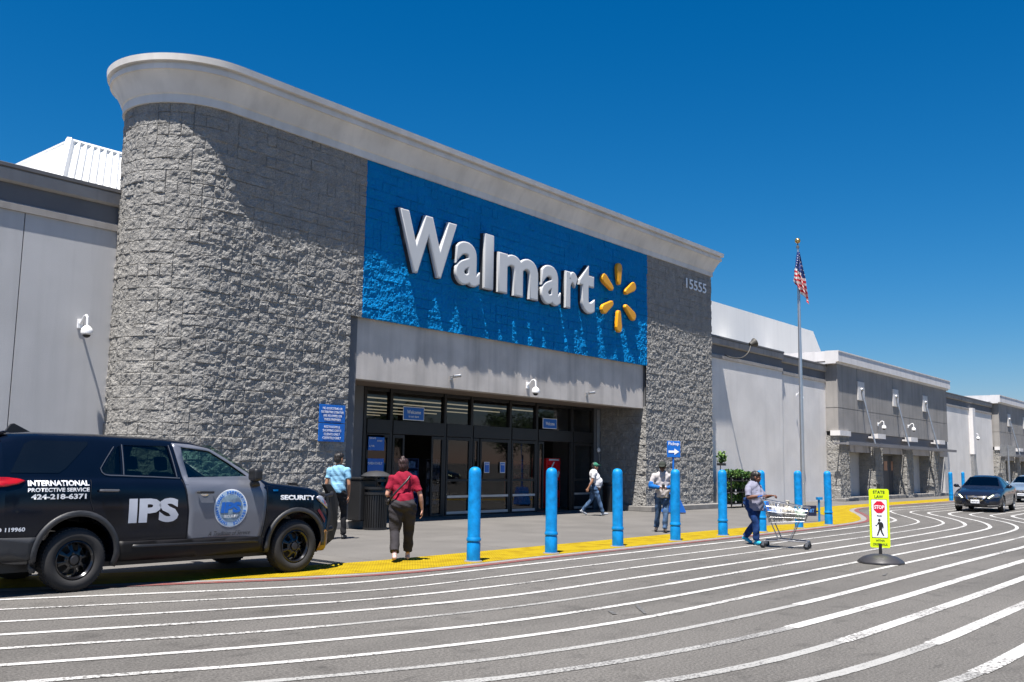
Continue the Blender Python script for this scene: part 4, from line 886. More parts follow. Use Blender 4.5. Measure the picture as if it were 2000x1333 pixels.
# ------------------------------------------------------------------ blocks with flat canopies along the right wing
M_blkwall = mat('mid_grey_wall', (0.28, 0.265, 0.25), 0.85, streak=0.2, var=0.1, vs=0.8, bump=0.3, fine=0.08)
M_corn2 = mat('white_cornice', (0.66, 0.64, 0.63), 0.75, streak=0.15, var=0.04)
M_notice = mat('orange_notice', (0.55, 0.3, 0.2), 0.6)
def canopy_block(x0, x1, y=18.2):
    b = MB(); b.box(x0, y, 4.83, x1, y+9, 7.12); b.box(x0, y, 3.6, x1, y+9, 4.79); b.box(x0+0.02, y+0.02, 4.7, x1-0.02, y+8.9, 4.9); b.build('upper_wall', M_blkwall, store, world=True)
    b = MB()
    for x in (x0+2.9, x0+8.9, x0+14.9): b.box(x-0.015, y-0.004, 3.62, x+0.015, y+0.01, 7.1)
    b.build('wall_joint', M_dark, store, world=True)
    b = MB(); b.prism([(y, 7.1), (y-0.05, 7.1), (y-0.06, 7.18), (y-0.20, 7.20), (y-0.20, 7.70), (y-0.225, 7.71), (y-0.225, 7.77), (y+0.5, 7.78), (y+0.5, 7.1)], 'x', x0-0.3, x1+0.3)
    b.box(x0-0.3, y+0.5, 7.24, x0+0.3, y+9, 7.76); b.box(x1-0.3, y+0.5, 7.24, x1+0.3, y+9, 7.76); b.build('block_cornice', M_corn2, store, world=True)
    b = MB(); b.box(x0-0.12, y-0.12, 3.36, x0+1.45, y+0.4, 3.62); b.build('pier_ledge', M_corn2, store, world=True)
    L_ = M_stone
    for a, c, q in ((x0-0.03, x0+1.35, y-0.05), (x0+5.0, x0+6.3, y-0.15), (x0+10.6, x0+11.9, y-0.15), (x0+16.2, x0+17.6, y-0.15)):
        top = 3.36 if a < x0 else 2.86
        stone_grid(ar(a, c, 0.05), ar(0, top, 0.05), lambda u: (u, q, 0, -1), 'stone_pier', L_, store)
        stone_grid(ar(q, y+1.0, 0.05), ar(0, top, 0.05), lambda u, a=a: (a, u, -1, 0), 'stone_pier', L_, store)
        b = MB(); b.box(a+0.03, q+0.03, 0, c, y+1.0, top); b.build('pier_core', L_, store, world=True)
    b = MB(); b.box(x0+1.35, y+0.06, 2.55, x1-0.02, y+0.6, 3.59); b.build('fascia_band', M_grey2, store, world=True)
    b = MB(); b.box(x0+1.0, y+0.75, 0, x1-0.05, y+1.4, 2.9); b.box(x1-0.9, y+0.05, 0, x1, y+1.4, 2.56); b.build('recess_wall', M_stucco, store, world=True)
    b = MB(); b.box(x0-0.3, y-0.38, 0, x0+1.6, y+0.2, 0.15); b.box(x0+1.5, y-0.1, 0, x1, y+1.0, 0.18); b.build('plinth', M_kerb, store, world=True, bevel=0.02)
    cy = 17.42; b = MB(); b.box(x0-0.75, cy, 2.87, x1-1.0, cy+0.12, 3.02); [b.box(x0-0.6+1.45*i_, cy+0.12, 2.9, x0-0.52+1.45*i_, y+0.05, 2.99) for i_ in range(14)]; b.box(x0-0.75, y-0.1, 2.9, x1-1.0, y-0.04, 2.98); b.build('canopy', M_grey2, store, world=True)
    for x in (x0+3.4, x0+9.3, x0+15.2):
        b = MB(); b.box(x-0.5, y-0.06, 5.38, x+0.5, y, 6.4); b.build('tie_plate', mat('tie_plate', (0.62, 0.60, 0.58), 0.8, var=0.05), store, world=True)
        b = MB(); b.tube([(x, y-0.08, 5.95), (x, cy+0.06, 3.02)], 0.05, 8); b.ell((x, y-0.08, 5.97), 0.11, 10, 8); b.build('tie_rod', M_steel, store, world=True, smooth='auto')
        b = MB(); b.box(x+1.0, y-0.55, 3.34, x+2.3, y-0.2, 3.6); b.box(x+1.05, y-0.2, 3.36, x+1.25, y, 3.46); b.build('light_box', M_corn2, store, world=True)
    return
M_grey2 = mat('fascia_grey', (0.17, 0.168, 0.18), 0.8, var=0.06, vs=0.8)
canopy_block(49.2, 69.5)
canopy_block(84.5, 104.5)
b = MB(); b.box(57.9, 18.88, 0.18, 59.15, 18.95, 2.5); b.box(59.2, 18.88, 0.18, 60.45, 18.95, 2.5); dd = b.build('double_door', mat('door_grey', (0.09, 0.09, 0.095), 0.5), store, world=True)
b = MB(); b.box(57.78, 18.84, 0.18, 57.88, 18.95, 2.6); b.box(60.47, 18.84, 0.18, 60.57, 18.95, 2.6); b.box(57.88, 18.84, 2.5, 60.47, 18.95, 2.6); b.build('jamb', M_steel, dd, world=True)
b = MB(); b.box(58.2, 18.86, 1.6, 58.75, 18.878, 2.15); b.box(59.5, 18.86, 1.6, 60.05, 18.878, 2.15); b.build('notice', M_notice, dd, world=True)
b = MB(); b.box(77.3, 18.42, 2.9, 78.0, 18.72, 6.35); b.build('downpipe', M_corn2, store, world=True)
b = MB(); b.box(77.35, 18.46, 0, 77.95, 18.72, 2.9); b.build('downpipe_boot', M_steel, store, world=True)

# ------------------------------------------------------------------ vehicles
def keyed(keys, x, c):
    if x <= keys[0][0]: return keys[0][c]
    for a, b in zip(keys[:-1], keys[1:]):
        if x <= b[0]:
            t = (x-a[0])/(b[0]-a[0]); return a[c]+(b[c]-a[c])*t
    return keys[-1][c]
def car_body(keys, name, m, parent, xs, arches, holes, roofcuts, inner, ra, crown=0.03):
    """keys rows: x, zlow, zbelt, ztop, half width, half width of the top"""
    vs = []; fs = []; prev = None
    for x in xs:
        zl, zb, zt, w_, wt = (keyed(keys, x, c) for c in range(1, 6)); H = zt-zb
        half = [(0, zl), (w_*0.75, zl), (w_-0.05, zl+0.02), (w_-0.012, zl+0.10), (w_+0.0, zl+(zb-zl)*0.35), (w_+0.008, zl+(zb-zl)*0.6), (w_-0.004, zb-0.13), (w_-0.018, zb-0.05), (w_-0.045, zb-0.008),
                (w_-0.07, zb+H*0.03)]
        a = (w_-0.075, zb+H*0.05); c = (wt+0.02, zb+H*0.84)
        for t in (0.0, 0.33, 0.66, 1.0): half.append((a[0]+(c[0]-a[0])*t+0.012*math.sin(PI*t), a[1]+(c[1]-a[1])*t))
        half += [(wt-0.015, zb+H*0.93), (wt-0.07, zb+H*0.985), (wt*0.75, zt+crown*0.45), (wt*0.4, zt+crown*0.85), (0, zt+crown)]
        ring = [(x, y, z) for y, z in half]+[(x, -y, z) for y, z in half[-2:0:-1]]
        k = len(ring); base = len(vs); vs += ring
        if prev is not None:
            for j in range(k): fs.append((prev+j, prev+(j+1) % k, base+(j+1) % k, base+j))
        prev = base
    fs.append(tuple(range(k))); fs.append(tuple(range(prev, prev+k)))
    b = MB(); b.add(vs, fs); o = b.build(name, m, None); ref = o.data.copy()
    cut = []
    c_ = MB()
    for (x, z, r) in arches: c_.tube([(x, -2, z), (x, -(keys[len(keys)//2][4]-ra), z)], r, 40); c_.tube([(x, 2, z), (x, (keys[len(keys)//2][4]-ra), z)], r, 40)
    cut.append(c_)
    if inner:
        c_ = MB(); x0, x1, z0, wi, kk = inner; V = []; F = []; pv = None
        for i in range(13):
            x = x0+(x1-x0)*i/12; zt = keyed(keys, x, 3)-0.055; wt = keyed(keys, x, 5)-0.06; zb = keyed(keys, x, 2)
            rg = [(x, -wi, z0), (x, wi, z0), (x, wi, min(zb, zt-0.03)), (x, max(0.1, wt), zt), (x, -max(0.1, wt), zt), (x, -wi, min(zb, zt-0.03))]; bs = len(V); V += rg
            if pv is not None: F += [(pv+j, pv+(j+1) % 6, bs+(j+1) % 6, bs+j) for j in range(6)]
            pv = bs
        F += [tuple(range(6)), tuple(range(pv, pv+6))]; c_.add(V, F); cut.append(c_)
    for h in holes: c_ = MB(); c_.prism(h, 'y', -2, 2); cut.append(c_)
    for h in roofcuts: c_ = MB(); c_.prism(h[0], 'z', h[1], 3); cut.append(c_)
    for c_ in cut:
        q = c_.build('cut', m); md = o.modifiers.new('b', 'BOOLEAN'); md.operation = 'DIFFERENCE'; md.solver = 'EXACT'; md.object = q; bake(o); bpy.data.objects.remove(q)
    o.parent = parent; sharp(o, 28)
    bm = bmesh.new(); bm.from_mesh(ref); bvh = BVHTree.FromBMesh(bm); bm.free()
    return o, bvh
def drape(bvh, outline, name, m, parent, side=-1, off=0.004, holes=(), maxe=0.12, thick=0.0, axis='y'):
    """flat outline in (x,z) laid onto the side of the body; axis 'x': outline in (y,z) laid on the nose"""
    loops = [[Vector((p[0], 0, p[1])) for p in outline]]+[[Vector((p[0], 0, p[1])) for p in h] for h in holes]
    tri = tessellate_polygon(loops); pts = [p for l in loops for p in l]
    bm = bmesh.new(); vv = [bm.verts.new(p) for p in pts]
    for t in tri:
        try: bm.faces.new([vv[i] for i in t])
        except ValueError: pass
    return drape_bm(bvh, bm, name, m, parent, side, off, maxe, thick, axis)
def drape_bm(bvh, bm, name, m, parent, side, off, maxe, thick=0.0, axis='y'):
    for _ in range(5):
        es = [e for e in bm.edges if e.calc_length() > maxe]
        if not es: break
        bmesh.ops.subdivide_edges(bm, edges=es, cuts=1); bmesh.ops.triangulate(bm, faces=[f for f in bm.faces if len(f.verts) > 4])
    for v in bm.verts:
        if axis == 'y':
            h = bvh.ray_cast(Vector((v.co.x, 3*side, v.co.z)), Vector((0, -side, 0)))
            v.co.y = (h[0].y if h[0] else 0.9*side)+side*off
        else:
            yy, zz = v.co.x, v.co.z; h = bvh.ray_cast(Vector((6*side, yy, zz)), Vector((-side, 0, 0)))
            v.co = Vector(((h[0].x if h[0] else 2*side)+side*off, yy, zz))
    bmesh.ops.recalc_face_normals(bm, faces=bm.faces)
    me = bpy.data.meshes.new(name); bm.to_mesh(me); bm.free(); me.materials.append(m); me.polygons.foreach_set('use_smooth', [True]*len(me.polygons))
    o = bpy.data.objects.new(name, me); C.objects.link(o); o.parent = parent
    if thick: md = o.modifiers.new('t', 'SOLIDIFY'); md.thickness = thick; md.offset = 0
    return o
def drape_text(bvh, s, x0, x1, z0, z1, m, parent, side=-1, off=0.009, bold=0.02, shear=0.0, name='lettering', slope=0.0):
    me = fit_mesh(text_mesh(s, 1, bold, 0, 0, 'LEFT', shear, res=3), x0, x1, z0, z1); bm = bmesh.new(); bm.from_mesh(me)
    for v in bm.verts: v.co = Vector((v.co.x, 0, v.co.y+slope*(v.co.x-x0)))
    bmesh.ops.triangulate(bm, faces=bm.faces); bpy.data.meshes.remove(me)
    return drape_bm(bvh, bm, name, m, parent, side, off, 0.15)
def line_on(bvh, pts, wd, name, m, parent, side=-1, off=0.004, axis='y'):
    b = MB(); P = crom([(p[0], p[1]) for p in pts], 6) if len(pts) > 2 else [Vector((*p, 0)) for p in pts]; P = resamp(P, max(8, len(P))); strip(b, P, wd, 0)
    bm = bmesh.new(); vv = [bm.verts.new(Vector((v.x, 0, v.y))) for v in b.v]
    for f in b.f: bm.faces.new([vv[i] for i in f])
    return drape_bm(bvh, bm, name, m, parent, side, off, 9, 0, axis)
def ring_pts(cx, cz, r, a0=0, a1=360, n=40): return [(cx+r*math.cos(R(a0+(a1-a0)*i/n)), cz+r*math.sin(R(a0+(a1-a0)*i/n))) for i in range(n+(a1-a0 < 360))]

def wheel(parent, x, y, r, wd, rimr, m_rim, spokes=8, side=-1, spin=0.0):
    """side -1: outer face towards -y"""
    T = Matrix.Translation((x, y, r)) @ Matrix.Rotation(R(90)*(1 if side < 0 else -1), 4, 'X') @ Matrix.Rotation(spin, 4, 'Z')
    b = MB(); h = wd/2
    b.lathe([(rimr, -h*0.8), (rimr+0.02, -h), (r-0.05, -h*1.0), (r-0.012, -h*0.8), (r, -h*0.5), (r, h*0.5), (r-0.012, h*0.8), (r-0.04, h*0.98), (r-0.09, h*1.04), (rimr+0.03, h*0.98), (rimr+0.004, h*0.86), (rimr, h*0.8)], 48, T, cap=False)
    # tread blocks
    for i in range(56):
        a = 2*PI*i/56; q = T @ Matrix.Rotation(a, 4, 'Z'); b.T = q
        for z0, z1 in ((-h*0.7, -h*0.25), (-h*0.15, h*0.15), (h*0.25, h*0.7)): b.box(r-0.01, -0.012, z0, r+0.004, 0.012, z1)
    b.T = None
    ty = b.build('wheel', M_rub, parent, smooth='auto')
    b = MB(); b.lathe([(rimr+0.006, h*0.88), (rimr-0.012, h*0.92), (rimr-0.03, h*0.75), (rimr-0.035, h*0.2), (rimr-0.03, -h*0.7)], 48, T, cap=False)
    disc = [(rimr-0.035, h*0.30), (rimr*0.80, h*0.34), (rimr*0.5, h*0.62), (rimr*0.3, h*0.66), (rimr*0.27, h*0.5), (0.0, h*0.5)]
    n = 64; V = []; 
    for rr_, z in disc:
        for j in range(n): a = 2*PI*j/n; V.append(T @ Vector((rr_*math.cos(a), rr_*math.sin(a), z)))
    F = []
    for i in range(len(disc)-1):
        for j in range(n):
            ph = (j*spokes/n) % 1.0
            if i == 0 and 0.3 < ph < 0.7: continue
            if i == 1 and 0.22 < ph < 0.78: continue
            F.append((i*n+j, i*n+(j+1) % n, (i+1)*n+(j+1) % n, (i+1)*n+j))
    b.add(V, F); ri = b.build('rim', m_rim, ty, smooth='auto'); ri.modifiers.new('t', 'SOLIDIFY').thickness = 0.012
    b = MB(); b.lathe([(0.055, h*0.5), (0.055, h*0.78), (0.045, h*0.84), (0.0, h*0.85)], 20, T, cap=False)
    for i in range(5):
        a = 2*PI*i/5+0.3; q = T @ Matrix.Translation((0.085*math.cos(a), 0.085*math.sin(a), 0)); b.lathe([(0.013, h*0.6), (0.013, h*0.78), (0.0, h*0.8)], 8, q, cap=False)
    b.build('hub', M_steel if m_rim is not M_rimblk else M_hub, ty, smooth='auto')
    b = MB(); b.lathe([(rimr-0.05, -h*0.5), (rimr-0.05, -h*0.3), (0, -h*0.3)], 30, T, cap=False); b.build('brake_disc', M_blk, ty)
    return ty
M_rimblk = mat('black_steel_rim', (0.012, 0.012, 0.014), 0.22, 0.3, coat=0.5); M_hub = mat('hub_dark', (0.06, 0.06, 0.065), 0.3, 0.8)
M_clad = mat('grey_cladding', (0.03, 0.031, 0.034), 0.5, var=0.1, vs=3)
M_carblk = mat('car_black_navy', (0.002, 0.004, 0.010), 0.10, var=0.1, spec=0.4)
M_carsil = mat('door_silver', (0.15, 0.16, 0.19), 0.3, 0.3, var=0.03, coat=0.4)
M_lett = mat('decal_silver', (0.46, 0.48, 0.53), 0.4); M_lettw = mat('decal_white', (0.75, 0.76, 0.78), 0.4)
G_dark = glass('tinted_glass', (0.10, 0.13, 0.12), 0.0); G_green = glass('green_glass', (0.42, 0.62, 0.56), 0.03); G_black = mat('privacy_glass', (0.004, 0.005, 0.006), 0.04, coat=0.3)
G_lamp = glass('lamp_lens', (0.75, 0.75, 0.78), 0.12)
M_tail = mat('tail_red', (0.28, 0.003, 0.004), 0.15, coat=0.8, emit=((1, 0.02, 0.01), 0.03)); M_chrome = mat('chrome', (0.7, 0.7, 0.72), 0.12, 1.0)

suv = empty('security_suv', (5.873+0.975*math.sin(R(2.82)), 11.642+0.975*math.cos(R(2.82)), 0.0), R(-2.82), 'black security patrol suv with one silver front door, parked on the left kerb', 'suv')
K = [(-1.10, 0.50, 1.25, 1.35, 0.70, 0.60), (-1.07, 0.42, 1.28, 1.42, 0.86, 0.66), (-1.0, 0.40, 1.30, 1.55, 0.925, 0.68), (-0.85, 0.38, 1.33, 1.86, 0.95, 0.70), (-0.72, 0.36, 1.36, 1.90, 0.955, 0.70), (-0.4, 0.33, 1.37, 1.915, 0.96, 0.705), (0.3, 0.32, 1.36, 1.92, 0.96, 0.71), (1.2, 0.31, 1.345, 1.895, 0.96, 0.705),
     (1.65, 0.31, 1.335, 1.86, 0.96, 0.695), (1.95, 0.31, 1.33, 1.80, 0.96, 0.685), (2.25, 0.31, 1.32, 1.62, 0.96, 0.73), (2.55, 0.31, 1.30, 1.44, 0.96, 0.78), (2.82, 0.30, 1.27, 1.31, 0.955, 0.82), (3.2, 0.29, 1.215, 1.27, 0.955, 0.82), (3.55, 0.28, 1.165, 1.235, 0.95, 0.80), (3.72, 0.27, 1.12, 1.205, 0.935, 0.76), (3.85, 0.27, 1.02, 1.13, 0.89, 0.70), (3.93, 0.29, 0.92, 1.02, 0.80, 0.62), (3.965, 0.32, 0.84, 0.9, 0.68, 0.5)]
xs = sorted(set([round(-1.10+0.085*i, 3) for i in range(60) if -1.10+0.085*i < 3.96]+[k[0] for k in K]))
wf = [(1.50, 1.385), (1.46, 1.60), (1.455, 1.795), (1.90, 1.745), (2.18, 1.585), (2.44, 1.405)]
wr = [(0.62, 1.425), (0.64, 1.80), (1.25, 1.80), (1.32, 1.395)]
wt_ = [(0.315, 1.47), (0.345, 1.44), (0.565, 1.43), (0.585, 1.79), (0.52, 1.76)]
body, bv = car_body(K, 'body', M_carblk, suv, xs, [(0.02, 0.44, 0.475), (3.25, 0.42, 0.465)], [wf, wr, wt_], [([(1.98, -0.60), (2.72, -0.72), (2.78, 0), (2.72, 0.72), (1.98, 0.60), (1.92, 0)], 1.15)], (-0.75, 2.85, 0.62, 0.87, 0), 0.30)
# glass
drape(bv, wf, 'side_window', G_green, suv, off=-0.012); drape(bv, wf, 'side_window', G_green, suv, side=1, off=-0.012)
drape(bv, wr, 'side_window', G_dark, suv, off=-0.012); drape(bv, wr, 'side_window', G_dark, suv, side=1, off=-0.012)
drape(bv, wt_, 'side_window', G_dark, suv, off=-0.012); drape(bv, wt_, 'side_window', G_dark, suv, side=1, off=-0.012)
for sd in (-1, 1): drape(bv, [(-0.78, 1.44), (-0.60, 1.79), (-0.5, 1.835), (0.17, 1.83), (0.16, 1.79), (-0.13, 1.50), (-0.22, 1.44)], 'quarter_window', G_black, suv, side=sd, off=0.005)
ws = MB(); ws.add([(1.96, -0.62, 1.83), (1.96, 0.62, 1.83), (2.74, 0.74, 1.345), (2.74, -0.74, 1.345)], [(0, 1, 2, 3)]); ws.build('windscreen', G_green, suv)
# rear window and tailgate trim
b = MB(); b.prism([(-0.98, 1.86), (-0.80, 1.90), (-0.74, 1.93), (-0.80, 1.94), (-0.97, 1.89)], 'y', -0.62, 0.62); b.build('spoiler', M_carblk, suv, bevel=0.01)
b = MB(); b.prism([(-1.07, 1.42), (-0.93, 1.80), (-0.90, 1.80), (-1.04, 1.42)], 'y', -0.62, 0.62); b.build('rear_window', G_black, suv)
# silver front door with its own window frame
dpoly = [(1.50, 0.575), (1.50, 0.95), (1.47, 1.15), (1.43, 1.33), (1.37, 1.60), (1.33, 1.845), (1.60, 1.832), (1.90, 1.785), (2.05, 1.72), (2.30, 1.56), (2.55, 1.40), (2.64, 1.345), (2.70, 1.28), (2.715, 1.1), (2.70, 0.85), (2.67, 0.65), (2.645, 0.55)]
fd = drape(bv, dpoly, 'front_door', M_carsil, suv, off=0.007, holes=[wf], thick=0.005, maxe=0.1)
for sd in (1,): drape(bv, dpoly, 'front_door', M_carsil, suv, side=sd, off=0.007, holes=[wf], thick=0.005, maxe=0.1)
for pts, wd in (([(1.485, 0.40), (1.487, 0.95), (1.455, 1.15), (1.40, 1.36)], 0.008), ([(0.16, 1.36), (0.155, 1.12), (0.2, 0.98)], 0.007), ([(2.73, 1.26), (2.73, 1.0), (2.70, 0.72), (2.64, 0.45), (2.60, 0.36)], 0.008)):
    line_on(bv, pts, wd, 'panel_gap', M_blk, suv, off=0.0085)
# bright window trim of the rear door
M_trimb = mat('window_trim', (0.16, 0.16, 0.165), 0.3, 0.6)
line_on(bv, [(0.30, 1.50), (0.33, 1.435), (0.6, 1.41), (1.0, 1.395), (1.38, 1.378)], 0.012, 'window_trim', M_trimb, suv, off=0.01)
line_on(bv, [(0.30, 1.50), (0.38, 1.62), (0.50, 1.78)], 0.010, 'window_trim', M_trimb, suv, off=0.01)
line_on(bv, [(0.60, 1.42), (0.61, 1.81)], 0.014, 'window_trim', M_trimb, suv, off=0.01); line_on(bv, [(1.34, 1.395), (1.27, 1.815)], 0.014, 'window_trim', M_trimb, suv, off=0.01)
# lower cladding, arches
def arch_panel(cx, cz, r0, r1, a0, a1, nm):
    o = ring_pts(cx, cz, r1, a0, a1, 28); i = ring_pts(cx, cz, r0, a0, a1, 28); return drape(bv, o+i[::-1], nm, M_clad, suv, off=0.022, thick=0.03, maxe=0.15)
arch_panel(0.02, 0.44, 0.475, 0.545, -18, 200, 'wheel_arch_trim'); arch_panel(3.25, 0.42, 0.465, 0.53, -5, 190, 'wheel_arch_trim')
drape(bv, [(0.56, 0.33), (0.56, 0.585), (2.64, 0.555), (2.72, 0.33)], 'sill_cladding', mat('sill_cladding', (0.010, 0.009, 0.009), 0.5, spec=0.25), suv, off=0.012, thick=0.016)
drape(bv, [(0.72, 0.50), (0.74, 0.535), (2.6, 0.51), (2.6, 0.475)], 'sill_strip', M_blk, suv, off=0.022, thick=0.008)
drape(bv, [(-1.02, 0.44), (-1.02, 0.69), (-0.46, 0.68), (-0.5, 0.60), (-0.52, 0.42)], 'rear_bumper', M_clad, suv, off=0.02, thick=0.03)
b = MB(); b.prism([(-1.14, 0.45), (-1.16, 0.5), (-1.15, 0.72), (-1.06, 0.74), (-1.06, 0.42)], 'y', -0.75, 0.75); b.build('bumper_step', M_clad, suv, bevel=0.03)
# lights
drape(bv, [(-1.02, 1.33), (-0.95, 1.385), (-0.80, 1.385), (-0.68, 1.362), (-0.63, 1.345), (-0.70, 1.315), (-0.84, 1.285), (-1.0, 1.27)], 'tail_light', M_tail, suv, off=0.014, thick=0.02, maxe=0.06)
hl = drape(bv, [(3.60, 1.09), (3.66, 1.115), (3.80, 1.09), (3.86, 1.02), (3.90, 0.93), (3.84, 0.915), (3.74, 0.98), (3.66, 1.03)], 'headlight', mat('headlight_lens', (0.35, 0.36, 0.40), 0.12, 0.3, coat=1), suv, off=0.012, thick=0.02, maxe=0.05)
drape(bv, [(3.70, 1.05), (3.80, 1.05), (3.83, 1.0), (3.76, 0.99)], 'lamp_bowl', M_chrome, hl, off=0.025, maxe=0.05)
drape(bv, [(3.62, 0.90), (3.66, 0.92), (3.80, 0.76), (3.79, 0.70), (3.75, 0.74)], 'side_reflector', mat('reflector_dark_red', (0.12, 0.01, 0.015), 0.3), suv, off=0.012, maxe=0.06)
drape(bv, [(2.82, 1.215), (2.92, 1.215), (2.91, 1.19), (2.83, 1.19)], 'fender_badge', M_chrome, suv, off=0.01)
# ochre dusty lower corner of the bumper
drape(bv, [(3.66, 0.30), (3.74, 0.52), (3.80, 0.60), (3.93, 0.58), (3.94, 0.50), (3.90, 0.36), (3.80, 0.29)], 'bumper_corner', mat('bumper_tan', (0.20, 0.095, 0.02), 0.3, coat=0.3), suv, off=0.012, thick=0.012, maxe=0.06)
# handles
for x, z, m_ in ((0.36, 1.225, M_trimb), (1.70, 1.19, M_blk)):
    b = MB(); b.tube([(x-0.10, -0.985, z), (x-0.08, -1.01, z), (x+0.12, -1.01, z-0.003), (x+0.14, -0.985, z-0.003)], 0.017, 8); b.build('door_handle', m_, suv, smooth='auto')
b = MB(); b.ell((1.72, -0.958, 1.165), (0.07, 0.02, 0.035), 14, 8); b.build('handle_cup', M_chrome, fd, smooth=True)
# mirrors
for sd in (-1, 1):
    b = MB(); b.box(2.40, sd*1.02-0.10, 1.34, 2.54, sd*1.02+0.10, 1.52); b.prism([(2.42, 1.26), (2.60, 1.26), (2.53, 1.37), (2.43, 1.37)], 'y', sd*0.97-0.05, sd*0.97+0.05); b.build('wing_mirror', M_blk, suv, bevel=0.045, seg=3)
# roof rails, antenna fin, wiper cowl
b = MB(); b.prism([(-0.58, 1.93), (-0.50, 2.045), (-0.46, 2.05), (-0.24, 1.94)], 'y', -0.02, 0.02); b.build('roof_antenna', M_blk, suv, bevel=0.008)
# push bumper
b = MB()
for y in (-0.46, 0.46): b.prism([(3.90, 0.30), (4.12, 0.30), (4.30, 0.42), (4.36, 0.62), (4.36, 1.0), (4.30, 1.16), (4.20, 1.27), (4.08, 1.27), (4.16, 1.14), (4.20, 1.0), (4.20, 0.66), (4.14, 0.52), (3.90, 0.46)], 'y', y-0.045, y+0.045)
for z in (0.62, 0.86, 1.10): b.tube([(4.28, -0.45, z), (4.28, 0.45, z)], 0.035, 10)
for sd in (-1, 1): b.tube([(3.80, sd*0.86, 1.10), (4.02, sd*0.76, 1.12), (4.26, sd*0.46, 1.14)], 0.03, 10); b.tube([(3.80, sd*0.88, 0.58), (4.05, sd*0.76, 0.6), (4.26, sd*0.46, 0.60)], 0.03, 10); b.tube([(3.86, sd*0.85, 1.10), (3.90, sd*0.87, 0.85), (3.86, sd*0.88, 0.58)], 0.03, 10)
b.build('push_bar', M_blk, suv, smooth='auto')
b = MB(); b.prism([(3.90, 0.60), (4.05, 0.66), (4.02, 1.02), (3.88, 1.12)], 'y', -0.62, 0.62); b.build('grille', M_blk, suv, bevel=0.01)
b = MB(); b.prism([(3.60, 0.27), (3.95, 0.27), (4.08, 0.36), (4.08, 0.58), (3.80, 0.62)], 'y', -0.62, 0.62); b.build('front_bumper', M_blk, suv, bevel=0.04)
# wheels and underside
for x, z_ in ((0.02, 0), (3.25, 0)):
    wheel(suv, x, -0.845, 0.385, 0.25, 0.235, M_rimblk, 8, -1, 0.2+x); wheel(suv, x, 0.845, 0.385, 0.25, 0.235, M_rimblk, 8, 1, 0.4)
b = MB(); b.box(-0.9, -0.75, 0.26, 3.8, 0.75, 0.42); b.tube([(0.02, -0.8, 0.38), (0.02, 0.8, 0.38)], 0.06, 8); b.tube([(3.25, -0.8, 0.38), (3.25, 0.8, 0.38)], 0.05, 8); b.build('chassis', M_blk, suv)
# cabin
M_seat = mat('seat_fabric', (0.035, 0.035, 0.038), 0.85)
def seat(x, y, par):
    b = MB(); b.box(x, y-0.25, 0.75, x+0.5, y+0.25, 0.90); b.build('seat', M_seat, par, bevel=0.05)
    b = MB(); b.prism([(x-0.02, 0.85), (x+0.12, 0.85), (x-0.05, 1.45), (x-0.17, 1.45)], 'y', y-0.24, y+0.24); b.prism([(x-0.14, 1.47), (x-0.05, 1.47), (x-0.08, 1.66), (x-0.17, 1.66)], 'y', y-0.13, y+0.13); b.build('seat_back', M_seat, par, bevel=0.04)
for x in (0.55, 1.45):
    for y in (-0.42, 0.42): seat(x, y, suv)
b = MB(); b.prism([(2.25, 1.0), (2.2, 1.25), (2.35, 1.33), (2.85, 1.27), (2.85, 1.0)], 'y', -0.85, 0.85); b.build('dashboard', M_blk, suv, bevel=0.03)
b = MB(); q = Matrix.Translation((2.08, 0.42, 1.28)) @ Matrix.Rotation(R(-65), 4, 'Y'); b.tube([q @ Vector((0.19*math.cos(2*PI*i/28), 0.19*math.sin(2*PI*i/28), 0)) for i in range(28)], 0.016, 8, closed=True); b.tube([q @ Vector((-0.18, 0, 0)), q @ Vector((0.18, 0, 0))], 0.018, 6); b.build('steering_wheel', M_blk, suv, smooth='auto')
# lettering
drape_text(bv, 'IPS', 0.655, 1.345, 0.805, 1.12, M_lett, suv, bold=0.05)
drape_text(bv, 'INTERNATIONAL', -0.60, 0.135, 1.285, 1.352, M_lettw, suv, bold=0.04)
drape_text(bv, 'PROTECTIVE SERVICE', -0.60, 0.135, 1.215, 1.262, M_lettw, suv, bold=0.03)
drape_text(bv, '424-218-6371', -0.56, 0.10, 1.125, 1.19, M_lettw, suv, bold=0.035)
drape_text(bv, 'PPO 119960', -1.0, -0.60, 0.755, 0.805, M_lettw, suv, bold=0.03)
drape_text(bv, 'SECURITY', 2.95, 3.58, 1.065, 1.135, M_lettw, suv, bold=0.045, slope=-0.02)
drape_text(bv, 'A Tradition of Service', 1.80, 2.46, 0.595, 0.655, M_blk, suv, bold=-0.002, shear=0.45, off=0.013)
